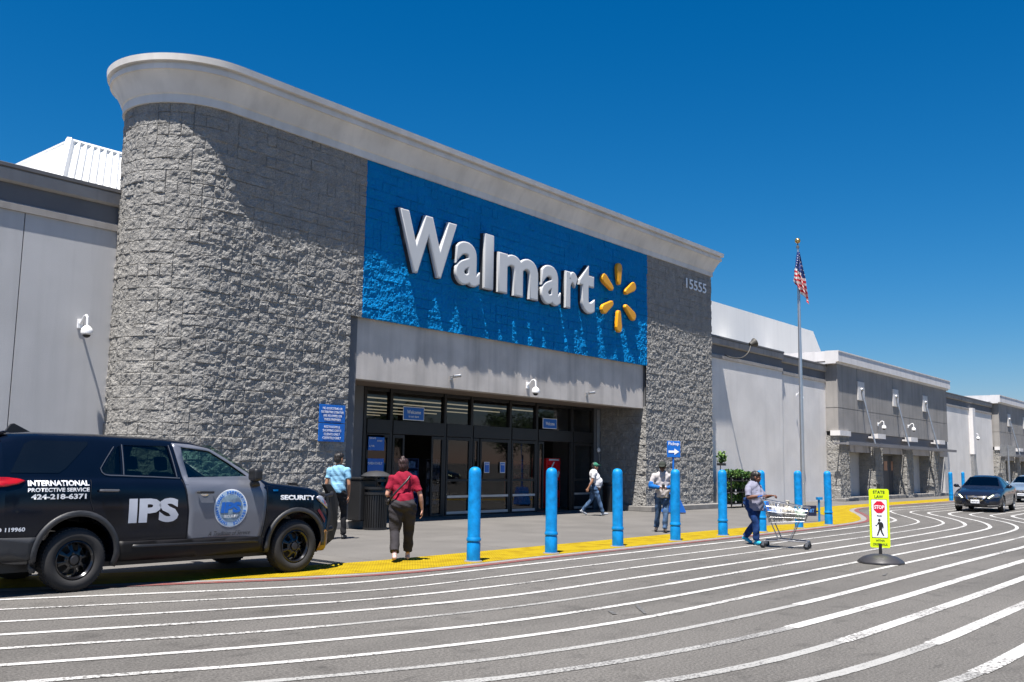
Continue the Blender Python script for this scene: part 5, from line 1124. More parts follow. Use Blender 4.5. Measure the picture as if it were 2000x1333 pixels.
# round seal
se = drape(bv, ring_pts(2.13, 0.965, 0.262, n=44), 'seal', M_lettw, suv, off=0.013, maxe=0.1)
drape(bv, ring_pts(2.13, 0.965, 0.250, n=44), 'seal_ring', mat('seal_ring', (0.36, 0.48, 0.62), 0.4), se, off=0.0145, maxe=0.1)
drape(bv, ring_pts(2.13, 0.965, 0.185, n=40), 'seal_disc', mat('seal_disc', (0.10, 0.15, 0.22), 0.4, var=0.9, vs=16, col2=(0.22, 0.32, 0.40)), se, off=0.016, maxe=0.1)
drape_text(bv, 'IPS', 1.965, 2.285, 0.90, 1.05, mat('seal_blue', (0.01, 0.11, 0.45), 0.4), se, off=0.019, bold=0.06, shear=0.1)
drape_text(bv, 'SECURITY', 2.02, 2.24, 0.835, 0.875, M_lettw, se, off=0.019, bold=0.02)
for i, ch in enumerate('INTERNATIONAL PROTECTIVE SERVICE'):
    if ch == ' ': continue
    a = R(90-(i-15.5)*10.6); r_ = 0.216; me = text_mesh(ch, 0.052, 0.003, 0, 0); bm = bmesh.new(); bm.from_mesh(me); bpy.data.meshes.remove(me)
    for v in bm.verts:
        px, pz = v.co.x, v.co.y; c_, s_ = math.cos(a-PI/2), math.sin(a-PI/2); v.co = Vector((2.13+r_*math.cos(a)+px*c_-pz*s_, 0, 0.965+r_*math.sin(a)+px*s_+pz*c_))
    if i == 0: sb = bm; continue
    t_me = bpy.data.meshes.new('x'); bm.to_mesh(t_me); sb.from_mesh(t_me); bpy.data.meshes.remove(t_me); bm.free()
drape_bm(bv, sb, 'seal_lettering', M_sblue, se, -1, 0.018, 9)

# ------------------------------------------------------------------ oncoming dark sedan and the car behind it
M_nav = mat('sedan_paint', (0.009, 0.012, 0.022), 0.16, 0.2, var=0.08, coat=0.25)
M_sil = mat('pale_blue_paint', (0.18, 0.24, 0.31), 0.25, 0.3, coat=0.5)
KS = [(-0.95, 0.40, 0.95, 1.0, 0.72, 0.5), (-0.9, 0.32, 0.98, 1.03, 0.85, 0.6), (-0.75, 0.27, 1.0, 1.06, 0.90, 0.66), (-0.3, 0.25, 1.0, 1.10, 0.915, 0.68), (0.25, 0.24, 0.97, 1.34, 0.915, 0.58), (0.7, 0.24, 0.95, 1.43, 0.915, 0.56), (1.2, 0.24, 0.94, 1.44, 0.915, 0.56), (1.6, 0.24, 0.93, 1.38, 0.915, 0.58), (2.0, 0.24, 0.92, 1.18, 0.915, 0.66), (2.35, 0.24, 0.90, 0.965, 0.915, 0.72), (2.75, 0.23, 0.84, 0.90, 0.91, 0.70), (3.15, 0.22, 0.77, 0.84, 0.895, 0.66), (3.4, 0.2, 0.70, 0.78, 0.85, 0.62), (3.58, 0.2, 0.60, 0.70, 0.76, 0.54), (3.70, 0.22, 0.52, 0.62, 0.60, 0.42), (3.76, 0.26, 0.48, 0.55, 0.44, 0.3)]
def sedan(name, label, loc, rz, paint, detail=True):
    c = empty(name, loc, rz, label, 'car')
    xs = sorted(set([round(-0.95+0.09*i, 3) for i in range(53) if -0.95+0.09*i < 3.76]+[k[0] for k in KS]))
    wins = [[(0.98, 0.985), (1.0, 1.34), (1.5, 1.30), (1.98, 1.0)], [(0.15, 1.0), (0.32, 1.25), (0.62, 1.34), (0.92, 1.345), (0.90, 0.985)]]
    body, bv = car_body(KS, 'body', paint, c, xs, [(0, 0.33, 0.385), (2.78, 0.33, 0.385)], wins, [([(1.62, -0.52), (2.22, -0.68), (2.28, 0), (2.22, 0.68), (1.62, 0.52), (1.57, 0)], 0.8)], (-0.2, 2.25, 0.45, 0.82, 0), 0.26, crown=0.04)
    for h in wins:
        for sd in (-1, 1): drape(bv, h, 'side_window', G_dark, c, side=sd, off=-0.01)
    b = MB(); b.add([(1.60, -0.53, 1.40), (1.60, 0.53, 1.40), (2.25, 0.70, 0.985), (2.25, -0.70, 0.985)], [(0, 1, 2, 3)]); b.build('windscreen', G_dark, c)
    for x in (0, 2.78):
        for sd in (-1, 1): wheel(c, x, sd*0.80, 0.33, 0.21, 0.215, M_steel, 10, sd)
    b = MB(); b.box(-0.7, -0.7, 0.2, 3.3, 0.7, 0.36); b.build('chassis', M_blk, c)
    for x in (0.5, 1.3):
        for y in (-0.38, 0.38):
            q = MB(); q.box(x, y-0.24, 0.5, x+0.45, y+0.24, 0.66); q.prism([(x-0.02, 0.6), (x+0.1, 0.6), (x-0.05, 1.12), (x-0.16, 1.12)], 'y', y-0.22, y+0.22); q.box(x-0.15, y-0.12, 1.12, x-0.05, y+0.12, 1.27); q.build('seat', M_seat, c, bevel=0.03)
    for sd in (-1, 1):
        b = MB(); b.ell((1.98, sd*1.01, 1.03), (0.07, 0.115, 0.075), 14, 8); b.tube([(2.0, sd*0.86, 0.97), (1.99, sd*0.95, 1.0)], 0.03, 6); b.build('wing_mirror', paint, c, smooth='auto')
        # headlight wraps the corner, with a lit running strip
        q = [(sd*0.84, 0.60), (sd*0.86, 0.72), (sd*0.74, 0.76), (sd*0.56, 0.68), (sd*0.44, 0.565), (sd*0.50, 0.55), (sd*0.66, 0.58)]
        hl_ = drape(bv, q, 'headlight', mat('sedan_headlight', (0.10, 0.11, 0.12), 0.1, 0.4, coat=1), c, side=1, off=0.012, thick=0.02, maxe=0.08, axis='x')
        drape(bv, [(sd*0.45, 0.57), (sd*0.60, 0.70), (sd*0.66, 0.70), (sd*0.54, 0.60), (sd*0.52, 0.56)], 'running_light', mat('running_light', (0.9, 1.0, 0.6), 0.3, emit=((0.85, 1.0, 0.55), 1.3)), hl_, side=1, off=0.034, maxe=0.06, axis='x')
        drape(bv, [(sd*0.70, 0.64), (sd*0.79, 0.65), (sd*0.79, 0.71), (sd*0.71, 0.71)], 'lamp_bowl', M_chrome, hl_, side=1, off=0.03, maxe=0.06, axis='x')
        drape(bv, [(sd*0.50, 0.30), (sd*0.52, 0.45), (sd*0.78, 0.46), (sd*0.80, 0.33)], 'fog_recess', M_blk, c, side=1, off=0.008, maxe=0.08, axis='x')
        drape(bv, [(sd*0.42, 0.285), (sd*0.80, 0.305), (sd*0.81, 0.275), (sd*0.44, 0.25)], 'lower_trim', M_steel, c, side=1, off=0.02, maxe=0.08, axis='x')
    gr = drape(bv, [(-0.46, 0.66), (0.46, 0.66), (0.40, 0.56), (0.27, 0.44), (-0.27, 0.44), (-0.40, 0.56)], 'grille', M_blk, c, side=1, off=0.02, thick=0.02, maxe=0.08, axis='x')
    for sd in (-1, 1): line_on(bv, [(sd*0.33, 0.67), (sd*0.28, 0.52), (sd*0.18, 0.455)], 0.035, 'grille_chrome', M_chrome, gr, side=1, off=0.042, axis='x')
    drape(bv, ring_pts(0, 0.575, 0.07, n=24), 'badge', M_chrome, gr, side=1, off=0.046, axis='x'); drape(bv, ring_pts(0, 0.575, 0.05, n=24), 'badge_core', M_blk, gr, side=1, off=0.049, axis='x')
    drape(bv, [(-0.068, 0.565), (0.068, 0.565), (0.068, 0.585), (-0.068, 0.585)], 'badge_bar', M_chrome, gr, side=1, off=0.053, axis='x')
    drape(bv, [(-0.5, 0.25), (0.5, 0.25), (0.42, 0.34), (-0.42, 0.34)], 'lower_intake', M_blk, c, side=1, off=0.012, maxe=0.08, axis='x')
    pl = MB(); pl.box(3.83, -0.16, 0.36, 3.84, 0.16, 0.50); p_ = pl.build('number_plate', M_swhite, c, bevel=0.004)
    place(fit_mesh(text_mesh('8KRV274', 1, 0.015, 0.001, 0, 'LEFT', res=2), -0.13, 0.13, 0.39, 0.455), 'plate_digits', M_ink, frame((3.842, 0, 0), (0, 1, 0), (0, 0, 1)), p_)
    line_on(bv, [(0.95, 0.93), (0.96, 0.6), (0.9, 0.35)], 0.01, 'panel_gap', M_blk, c, off=0.004); line_on(bv, [(0.95, 0.93), (0.96, 0.6), (0.9, 0.35)], 0.01, 'panel_gap', M_blk, c, side=1, off=0.004)
    for sd in (-1, 1):
        for x in (0.2, 1.15): q = MB(); q.tube([(x, sd*0.935, 0.80), (x+0.16, sd*0.935, 0.80)], 0.014, 6); q.build('door_handle', paint, c)
    drape(bv, [(-0.78, 0.95), (-0.4, 0.93), (-0.45, 0.80), (-0.8, 0.80)], 'tail_light', M_tail, c, off=0.008); drape(bv, [(-0.78, 0.95), (-0.4, 0.93), (-0.45, 0.80), (-0.8, 0.80)], 'tail_light', M_tail, c, side=1, off=0.008)
    return c
hd = R(184)
sedan('sedan', 'dark navy sedan driving towards the camera with its running lights on', (43.2-2.78*math.cos(hd), 10.18-2.78*math.sin(hd), 0), hd, M_nav)
hd = R(181)
sedan('sedan', 'pale blue car following far behind the dark sedan at the right edge', (62.0, 11.7, 0), hd, M_sil)

# ------------------------------------------------------------------ people
def skin(n, c): return mat(n, c, 0.55, var=0.06, vs=8, spec=0.35)
def cloth(n, c, v=0.12): return mat(n, c, 0.9, var=v, vs=9, bump=0.5, bs=35, spec=0.2, bd=0.012)
def hand(b, wr, dr, side, palm, curl=0.5, sc=1.0):
    """wrist, direction of the fingers, side (+1 thumb towards +palm x), palm normal"""
    wr = Vector(wr); dr = Vector(dr).normalized(); pn = Vector(palm).normalized(); ac = dr.cross(pn).normalized()*side
    k = wr+dr*0.085*sc
    for t in (-0.028, -0.009, 0.010, 0.028): b.cap(wr+ac*t*0.6, 0.018*sc, k+ac*t, 0.0125*sc, 8)
    for t, ln in ((-0.031, 0.058), (-0.011, 0.072), (0.010, 0.078), (0.031, 0.070)):
        p0 = k+ac*t; p1 = p0+(dr*math.cos(curl*0.6)+pn*math.sin(curl*0.6))*ln*0.5*sc; p2 = p1+(dr*math.cos(curl*1.4)+pn*math.sin(curl*1.4))*ln*0.5*sc
        b.limb([(p0, 0.0095*sc), (p1, 0.0085*sc), (p2, 0.0070*sc)], 8)
    p0 = wr+dr*0.03*sc+ac*0.025; p1 = p0+(dr*0.6+ac*0.7+pn*0.3).normalized()*0.035*sc; b.limb([(p0, 0.012*sc), (p1, 0.011*sc), (p1+(dr*0.9+ac*0.25+pn*0.35).normalized()*0.03*sc, 0.0085*sc)], 8)
def person(loc, rz, P, label, skinm, shirtm, pantm, shoem, hairm):
    """pose P in metres, figure facing +y, x to its right"""
    r = empty('person', loc, rz, label, 'person'); V = Vector; w_ = P.get('w', 1.0); bel = P.get('belly', 0.0); hz = P['hip']; hips = V(hz)
    neck = V(P['neck']); hc = V(P['head']); ht = Euler((R(P.get('nod', 0)), R(P.get('tilt', 0)), R(P.get('turn', 0)))).to_matrix()
    chest = hips.lerp(neck, 0.70); waist = hips.lerp(neck, 0.30)
    b = MB()   # body
    E = lambda c, rr_: b.ell(hc+ht @ V(c), rr_, 16, 12, ht)
    E((0, -0.012, 0.035), (0.078, 0.098, 0.092)); E((0, 0.022, -0.035), (0.060, 0.070, 0.078)); E((0, 0.048, -0.085), (0.032, 0.035, 0.026))
    E((0, 0.096, -0.022), (0.013, 0.020, 0.018)); E((0, 0.088, 0.0), (0.010, 0.014, 0.026)); E((0, 0.078, 0.022), (0.05, 0.014, 0.010)); E((0, 0.082, -0.062), (0.026, 0.012, 0.007)); E((0, 0.080, -0.073), (0.023, 0.012, 0.006))
    for sd in (-1, 1): E((sd*0.079, -0.005, -0.012), (0.010, 0.020, 0.032)); E((sd*0.04, 0.058, -0.03), (0.022, 0.022, 0.022))
    b.cap(neck+V((0, 0, -0.03)), 0.062, hc+ht @ V((0, -0.02, -0.07)), 0.054)
    b.ell(chest, (0.155*w_, 0.10, 0.17), 16, 10); b.ell(waist, (0.14*w_, 0.105, 0.16), 16, 10); b.ell(hips, (0.15*w_, 0.11, 0.11), 16, 10)
    for A in P['arms']:
        s_, e_, wr = V(A['s']), V(A['e']), V(A['w']); b.limb([(s_, 0.052), (s_.lerp(e_, 0.5), 0.045*w_), (e_, 0.038), (e_.lerp(wr, 0.35), 0.038*w_**0.5), (wr, 0.024)])
        hand(b, wr, A['d'], A['side'], A['p'], A.get('curl', 0.5))
    for Lg in P['legs']:
        h_, k_, a_ = V(Lg['h']), V(Lg['k']), V(Lg['a']); b.limb([(h_, 0.08), (k_, 0.05), (a_, 0.035)])
    organic(b, 'body', skinm, r, 0.0080, 3)
    # shirt
    b = MB(); g_ = 0.018; hem = P.get('hem', -0.06)
    b.ell(chest+V((0, 0, 0.03)), (0.175*w_, 0.118+0.25*bel, 0.19), 18, 12); b.ell(chest.lerp(waist, 0.5)+V((0, bel*0.5, 0)), (0.165*w_, 0.118+bel*0.7, 0.2), 18, 12); b.ell(waist+V((0, bel*0.9, 0)), (0.165*w_, 0.125+bel, 0.19), 18, 12)
    b.tube([hips+V((0, bel*0.6, hem)), hips+V((0, bel*0.8, 0.06)), waist+V((0, bel*0.7, 0.02))], [0.158*w_, 0.165*w_, 0.15*w_], 20)
    b.cap(neck+V((0, 0, -0.045)), 0.07, neck+V((0, 0, -0.02)), 0.06)
    for A in P['arms']:
        s_, e_, wr = V(A['s']), V(A['e']), V(A['w']); fr_ = A.get('sleeve', 0.62)
        b.cap(neck.lerp(s_, 0.35)+V((0, 0, -0.05)), 0.07, s_, 0.066)
        en = s_.lerp(e_, min(1, fr_)); b.limb([(s_, 0.064), (s_.lerp(en, 0.6), 0.06*w_**0.5)]); b.tube([s_.lerp(en, 0.4), en], [0.058*w_**0.5, 0.064*w_**0.5], 14)
    # folds
    pass
    so = organic(b, 'shirt', shirtm, r, 0.011, 3)
    for v in so.data.vertices:
        c = v.co; n_ = v.normal; v.co = c+n_*(0.005*math.sin(c.z*38+c.x*22+3*math.sin(c.x*9))+0.004*math.sin(c.x*45+c.z*13+c.y*20))
    # trousers
    b = MB(); hw_ = P.get('hw', w_); b.ell(hips+V((0, -0.01-(hw_-w_)*0.3, 0.0)), (0.172*hw_, 0.135+0.3*bel+(w_-1)*0.12, 0.13), 18, 12); b.tube([hips+V((0, 0, 0.02)), hips+V((0, 0, 0.12))], [0.16*w_, 0.152*w_], 20)
    tw = P.get('tw', 1.0)
    for Lg in P['legs']:
        h_, k_, a_ = V(Lg['h']), V(Lg['k']), V(Lg['a']); cuff = k_.lerp(a_, P.get('cuff', 1.0))
        b.limb([(h_, 0.105*tw), (h_.lerp(k_, 0.5), 0.090*tw), (k_, 0.068*tw), (k_.lerp(a_, 0.4), 0.066*tw)], 16); b.tube([k_.lerp(a_, 0.3), cuff], [0.066*tw, 0.062*tw], 16)
    to = organic(b, 'trousers', pantm, r, 0.011, 3)
    for v in to.data.vertices:
        c = v.co; v.co = c+v.normal*(0.004*math.sin(c.z*42+c.x*30+4*math.sin(c.z*7))+0.004*math.sin(c.z*24-c.y*30))
    for Lg in P['legs']:
        a_ = V(Lg['a']); t_ = V(Lg['t']).normalized(); heel = V(Lg.get('heel', a_+V((0, 0, -0.055)))); b = MB()
        b.limb([(heel-t_*0.035, 0.034), (heel+t_*0.05+V((0, 0, 0.012)), 0.042), (heel+t_*0.13, 0.036), (heel+t_*0.175, 0.028)], 12); b.cap(a_+V((0, 0, 0.0)), 0.042, heel+V((0, 0, 0.01)), 0.036)
        organic(b, 'shoe', shoem, r, 0.010, 3)
    # eyes and lips
    for sd in (-1, 1):
        b = MB(); b.ell(hc+ht @ V((sd*0.031, 0.081, 0.004)), (0.011, 0.008, 0.006), 10, 6, ht); b.build('eye', M_blk, r, smooth=True)
    b = MB(); b.ell(hc+ht @ V((0, 0.0905, -0.067)), (0.022, 0.006, 0.006), 10, 6, ht); b.build('mouth', mat('lips', (0.22, 0.07, 0.06), 0.5), r, smooth=True)
    # hair
    b = MB(); hs_ = P.get('hair', 'short')
    EH = lambda c, q: b.ell(hc+ht @ V(c), q, 16, 12, ht)
    EH((0, -0.022, 0.055), (0.088, 0.103, 0.085)); EH((0, -0.05, 0.0), (0.082, 0.075, 0.095))
    if hs_ == 'bun': EH((0, -0.05, -0.05), (0.07, 0.05, 0.07)); EH((0, -0.075, 0.07), (0.06, 0.055, 0.06)); EH((0.0, -0.06, 0.13), (0.042, 0.042, 0.04)); EH((0.06, -0.02, 0.0), (0.035, 0.05, 0.06))
    if hs_ == 'top': EH((0, 0.02, 0.09), (0.075, 0.09, 0.055))
    if hs_ == 'tight': EH((0, 0.01, 0.065), (0.082, 0.088, 0.06))
    ho = organic(b, 'hair', hairm, r, 0.010, 2)
    for v in ho.data.vertices: v.co += v.normal*0.004*math.sin(v.co.x*140+v.co.z*60)
    cap = P.get('cap')
    if cap:
        b = MB(); b.ell(hc+ht @ V((0, -0.005, 0.055)), (0.097, 0.112, 0.088), 18, 12, ht)
        b.add([hc+ht @ V(p) for p in ((-0.075, 0.08, 0.055), (0.075, 0.08, 0.055), (0.07, 0.15, 0.05), (0.035, 0.19, 0.045), (-0.035, 0.19, 0.045), (-0.07, 0.15, 0.05), (-0.075, 0.08, 0.070), (0.075, 0.08, 0.070), (0.07, 0.15, 0.064), (0.035, 0.19, 0.058), (-0.035, 0.19, 0.058), (-0.07, 0.15, 0.064))],
              [(5, 4, 3, 2, 1, 0), (6, 7, 8, 9, 10, 11)]+[(i, (i+1) % 6, (i+1) % 6+6, i+6) for i in range(6)])
        organic(b, 'cap', cap, r, 0.009, 2)
    return r
sk_l = skin('skin_light', (0.50, 0.27, 0.19)); sk_t = skin('skin_tan', (0.34, 0.17, 0.10)); sk_d = skin('skin_brown', (0.13, 0.055, 0.032)); sk_b = skin('skin_dark', (0.075, 0.035, 0.022))
dark_hair = mat('dark_hair', (0.012, 0.009, 0.008), 0.55, var=0.3, vs=30); auburn = mat('auburn_hair', (0.026, 0.009, 0.008), 0.6, var=0.5, vs=40)
jeans = cloth('blue_jeans', (0.055, 0.10, 0.18), 0.5)

# woman in red, walking away
P = dict(w=1.10, hw=1.24, hip=(0, 0, 0.93), neck=(0.0, 0.05, 1.42), head=(0.0, 0.08, 1.565), turn=-20, tw=1.30, cuff=0.90, belly=0.0, hair='bun', hem=0.0,
  arms=[dict(s=(0.19, 0.04, 1.35), e=(0.29, 0.0, 1.07), w=(0.33, 0.06, 0.84), d=(0.05, 0.12, -1), side=-1, p=(-1, 0.2, 0), sleeve=0.72), dict(s=(-0.19, 0.04, 1.35), e=(-0.265, 0.0, 1.09), w=(-0.16, 0.22, 1.0), d=(0.7, 0.6, 0), side=1, p=(0, -0.3, -1), sleeve=0.72)],
  legs=[dict(h=(0.10, 0, 0.88), k=(0.12, 0.13, 0.50), a=(0.12, 0.20, 0.10), t=(0.05, 1, 0), heel=(0.12, 0.19, 0.04)), dict(h=(-0.10, 0, 0.88), k=(-0.12, 0.0, 0.48), a=(-0.13, -0.22, 0.13), t=(0, 1, -0.18), heel=(-0.13, -0.24, 0.075))])
wr_ = person((11.42, 11.62, 0.01), R(50-90), P, 'woman in a red t-shirt and grey trousers walking towards the doors', sk_l, cloth('red_shirt', (0.24, 0.010, 0.03)), cloth('charcoal_trousers', (0.035, 0.032, 0.036)), mat('pink_shoe', (0.55, 0.38, 0.35), 0.7), auburn)
b = MB(); b.tube(crom([(0.10, -0.085, 1.40), (0.04, -0.135, 1.32), (-0.10, -0.155, 1.17), (-0.19, -0.13, 1.06), (-0.225, -0.02, 0.99), (-0.2, 0.12, 0.98)], 5), 0.017, 8); b.build('bag_strap', M_blk, wr_, smooth=True)
b = MB(); b.ell((-0.24, 0.08, 0.98), (0.05, 0.11, 0.075), 12, 8); b.build('shoulder_bag', mat('bag_black', (0.02, 0.016, 0.016), 0.6), wr_, smooth=True)
# man in light blue t-shirt beside the pier
P = dict(w=1.0, hip=(0, 0, 0.98), neck=(0, 0.0, 1.50), head=(0, 0.02, 1.665), turn=-35, tw=0.95, cuff=1.0, hair='top', hem=-0.02,
  arms=[dict(s=(0.195, 0, 1.43), e=(0.235, -0.04, 1.14), w=(0.22, 0.06, 0.89), d=(0, 0.1, -1), side=-1, p=(-1, 0, 0), sleeve=0.6), dict(s=(-0.195, 0, 1.43), e=(-0.24, -0.03, 1.15), w=(-0.2, 0.12, 0.93), d=(0.1, 0.3, -1), side=1, p=(1, 0, 0), sleeve=0.6)],
  legs=[dict(h=(0.09, 0, 0.93), k=(0.12, 0.10, 0.52), a=(0.13, 0.08, 0.09), t=(0.15, 1, 0)), dict(h=(-0.09, 0, 0.93), k=(-0.10, -0.02, 0.50), a=(-0.11, -0.16, 0.10), t=(-0.1, 1, -0.05))])
person((13.55, 15.75, 0.01), R(38-90), P, 'man in a light blue t-shirt and black trousers behind the front of the suv', sk_t, cloth('light_blue_shirt', (0.20, 0.40, 0.56)), cloth('black_trousers', (0.015, 0.015, 0.017)), mat('black_shoe', (0.02, 0.02, 0.02), 0.5), dark_hair)
# man in white t-shirt and green cap walking right
P = dict(w=1.08, belly=0.085, hip=(0, 0, 0.93), neck=(0, -0.02, 1.44), head=(0, 0.03, 1.575), tw=1.0, cuff=1.0, hair='tight', cap=cloth('green_cap', (0.04, 0.17, 0.11)), hem=0.0,
  arms=[dict(s=(0.20, -0.03, 1.37), e=(0.25, -0.10, 1.10), w=(0.22, -0.22, 0.88), d=(0, -0.3, -1), side=-1, p=(-1, 0, 0), curl=0.9), dict(s=(-0.20, -0.03, 1.37), e=(-0.25, 0.0, 1.10), w=(-0.22, 0.16, 0.92), d=(0, 0.5, -1), side=1, p=(1, 0, 0), curl=0.9)],
  legs=[dict(h=(0.09, 0, 0.89), k=(0.10, 0.15, 0.50), a=(0.10, 0.27, 0.11), t=(0, 1, 0.12), heel=(0.10, 0.26, 0.05)), dict(h=(-0.09, 0, 0.89), k=(-0.10, -0.08, 0.49), a=(-0.10, -0.36, 0.18), t=(0, 1, -0.5), heel=(-0.10, -0.39, 0.12))])
person((26.1, 17.75, 0.01), R(-48-90), P, 'man in a white t-shirt, jeans and green cap walking past the doors', sk_t, cloth('white_shirt', (0.56, 0.555, 0.57)), jeans, mat('grey_shoe', (0.25, 0.27, 0.30), 0.6), dark_hair)
# man in white and blue long sleeved shirt
P = dict(w=1.06, hip=(0, 0, 0.95), neck=(0, 0.02, 1.47), head=(0, 0.06, 1.61), nod=-14, turn=-8, tw=1.05, cuff=1.0, hair='tight', cap=cloth('black_cap', (0.03, 0.035, 0.03)), hem=-0.10,
  arms=[dict(s=(0.215, 0.0, 1.39), e=(0.30, 0.05, 1.13), w=(0.07, 0.25, 1.10), d=(-0.8, 0.3, 0.1), side=-1, p=(0, -0.4, -1), sleeve=0.8, curl=1.0), dict(s=(-0.215, 0.0, 1.39), e=(-0.29, 0.05, 1.13), w=(-0.08, 0.27, 1.09), d=(0.8, 0.3, 0), side=1, p=(0, -0.4, -1), sleeve=0.8, curl=1.0)],
  legs=[dict(h=(0.09, 0, 0.90), k=(0.11, -0.02, 0.50), a=(0.14, -0.16, 0.11), t=(0.2, 1, -0.1)), dict(h=(-0.09, 0, 0.90), k=(-0.07, 0.13, 0.51), a=(-0.05, 0.16, 0.09), t=(-0.1, 1, 0))])
mb_ = person((21.25, 12.38, 0.01), R(214-90), P, 'man in a white shirt with blue sleeves, jeans and black cap behind a bollard', sk_b, cloth('offwhite_shirt', (0.42, 0.39, 0.39)), jeans, mat('brown_shoe', (0.03, 0.022, 0.018), 0.6), dark_hair)
b = MB()
for A in P['arms']:
    s_, e_, w2 = Vector(A['s']), Vector(A['e']), Vector(A['w']); b.limb([(s_.lerp(e_, 0.72), 0.068), (e_, 0.062), (e_.lerp(w2, 0.85), 0.047)], 14)
o = organic(b, 'blue_sleeves', cloth('blue_sleeve', (0.01, 0.11, 0.36)), mb_, 0.011, 3); o.name = 'undershirt_sleeve'
b = MB(); b.box(-0.045, 0.31, 1.07, 0.03, 0.325, 1.18); b.build('phone', M_blk, mb_, bevel=0.004)
# woman pushing the cart
wx, wy, wr0 = 19.55, 9.15, R(-96-90)
P = dict(w=1.26, belly=0.07, hip=(0, 0, 0.86), neck=(0, 0.04, 1.28), head=(0, 0.09, 1.425), nod=-4, turn=22, tw=1.12, cuff=1.0, hair='tight', hem=-0.13,
  arms=[dict(s=(0.215, 0.02, 1.21), e=(0.31, 0.08, 1.00), w=(0.20, 0.32, 1.04), d=(-0.1, 1, 0.05), side=-1, p=(0, 0, -1), sleeve=0.9, curl=1.1), dict(s=(-0.215, 0.02, 1.21), e=(-0.30, 0.10, 1.00), w=(-0.20, 0.34, 1.04), d=(0.1, 1, 0.05), side=1, p=(0, 0, -1), sleeve=0.9, curl=1.1)],
  legs=[dict(h=(0.10, 0, 0.82), k=(0.11, 0.13, 0.46), a=(0.11, 0.14, 0.09), t=(0.1, 1, 0)), dict(h=(-0.10, 0, 0.82), k=(-0.11, 0.0, 0.46), a=(-0.11, -0.26, 0.15), t=(0, 1, -0.4), heel=(-0.11, -0.28, 0.095))])
wc = person((wx, wy, 0.01), wr0, P, 'woman in a grey t-shirt and navy trousers pushing the shopping cart', sk_d, cloth('grey_shirt', (0.21, 0.21, 0.27)), cloth('navy_trousers', (0.012, 0.04, 0.14), 0.3), mat('turquoise_shoe', (0.01, 0.35, 0.55), 0.6), dark_hair)
b = MB(); b.prism([(0.05, 1.10), (0.11, 1.10), (0.11, 1.16), (0.05, 1.16)], 'y', 0.165, 0.175); b.build('shirt_emblem', mat('emblem', (0.06, 0.05, 0.03), 0.7), wc)

# ------------------------------------------------------------------ shopping cart with bags
ct = empty('shopping_cart', (19.25, 8.32, 0), R(-74), 'wire shopping cart full of plastic bags, pushed across the road', 'shopping cart')
M_wire = mat('cart_wire', (0.27, 0.27, 0.28), 0.35, 0.8)
b = MB()   # basket wires; x forward
def q4(x, y, z): return Vector((x, y, z))
top = [(-0.40, -0.27, 0.98), (0.52, -0.20, 0.84), (0.52, 0.20, 0.84), (-0.40, 0.27, 0.98)]; bot = [(-0.28, -0.19, 0.52), (0.42, -0.14, 0.56), (0.42, 0.14, 0.56), (-0.28, 0.19, 0.52)]
T4 = [Vector(p) for p in top]; B4 = [Vector(p) for p in bot]
b.tube(T4, 0.009, 6, closed=True); b.tube(B4, 0.007, 6, closed=True); b.tube([t_.lerp(q_, 0.5) for t_, q_ in zip(T4, B4)], 0.004, 5, closed=True)
for i in range(4):
    n = 13 if i % 2 == 0 else 7
    for j in range(n+1): f = j/n; b.tube([T4[i].lerp(T4[(i+1) % 4], f), B4[i].lerp(B4[(i+1) % 4], f)], 0.0032, 4)
for f in (0.25, 0.75): b.tube([t_.lerp(q_, f) for t_, q_ in zip(T4, B4)], 0.003, 4, closed=True)
for j in range(8): f = j/7; b.tube([B4[0].lerp(B4[1], f), B4[3].lerp(B4[2], f)], 0.0032, 4)
b.build('basket', M_wire, ct)
b = MB()
for sd in (-1, 1):
    b.tube(crom([(-0.46, sd*0.27, 1.04), (-0.38, sd*0.26, 0.95), (-0.22, sd*0.24, 0.5), (-0.12, sd*0.24, 0.26), (-0.1, sd*0.24, 0.18), (-0.3, sd*0.25, 0.15), (-0.42, sd*0.26, 0.14)], 4), 0.012, 8)
    b.tube([(-0.1, sd*0.24, 0.18), (0.2, sd*0.22, 0.16), (0.48, sd*0.20, 0.15)], 0.012, 8); b.tube([(0.30, sd*0.15, 0.55), (0.12, sd*0.21, 0.17)], 0.009, 6)
b.tube([(0.48, -0.2, 0.15), (0.48, 0.2, 0.15)], 0.011, 6)
for x in (0.0, 0.15, 0.3): b.tube([(x, -0.22, 0.17), (x, 0.22, 0.17)], 0.005, 5)
b.build('frame', M_wire, ct, smooth='auto')
b = MB(); b.tube([(-0.47, -0.27, 1.05), (-0.47, 0.27, 1.05)], 0.02, 12); b.build('handle', mat('cart_blue', (0.005, 0.11, 0.42), 0.4), ct, smooth='auto')
b = MB(); b.box(-0.38, -0.20, 0.74, -0.33, 0.20, 0.95); b.prism([(-0.36, 0.74), (-0.12, 0.72), (-0.12, 0.75), (-0.36, 0.77)], 'y', -0.19, 0.19); b.build('child_seat', mat('cart_seat_blue', (0.02, 0.25, 0.75), 0.4), ct, bevel=0.008)
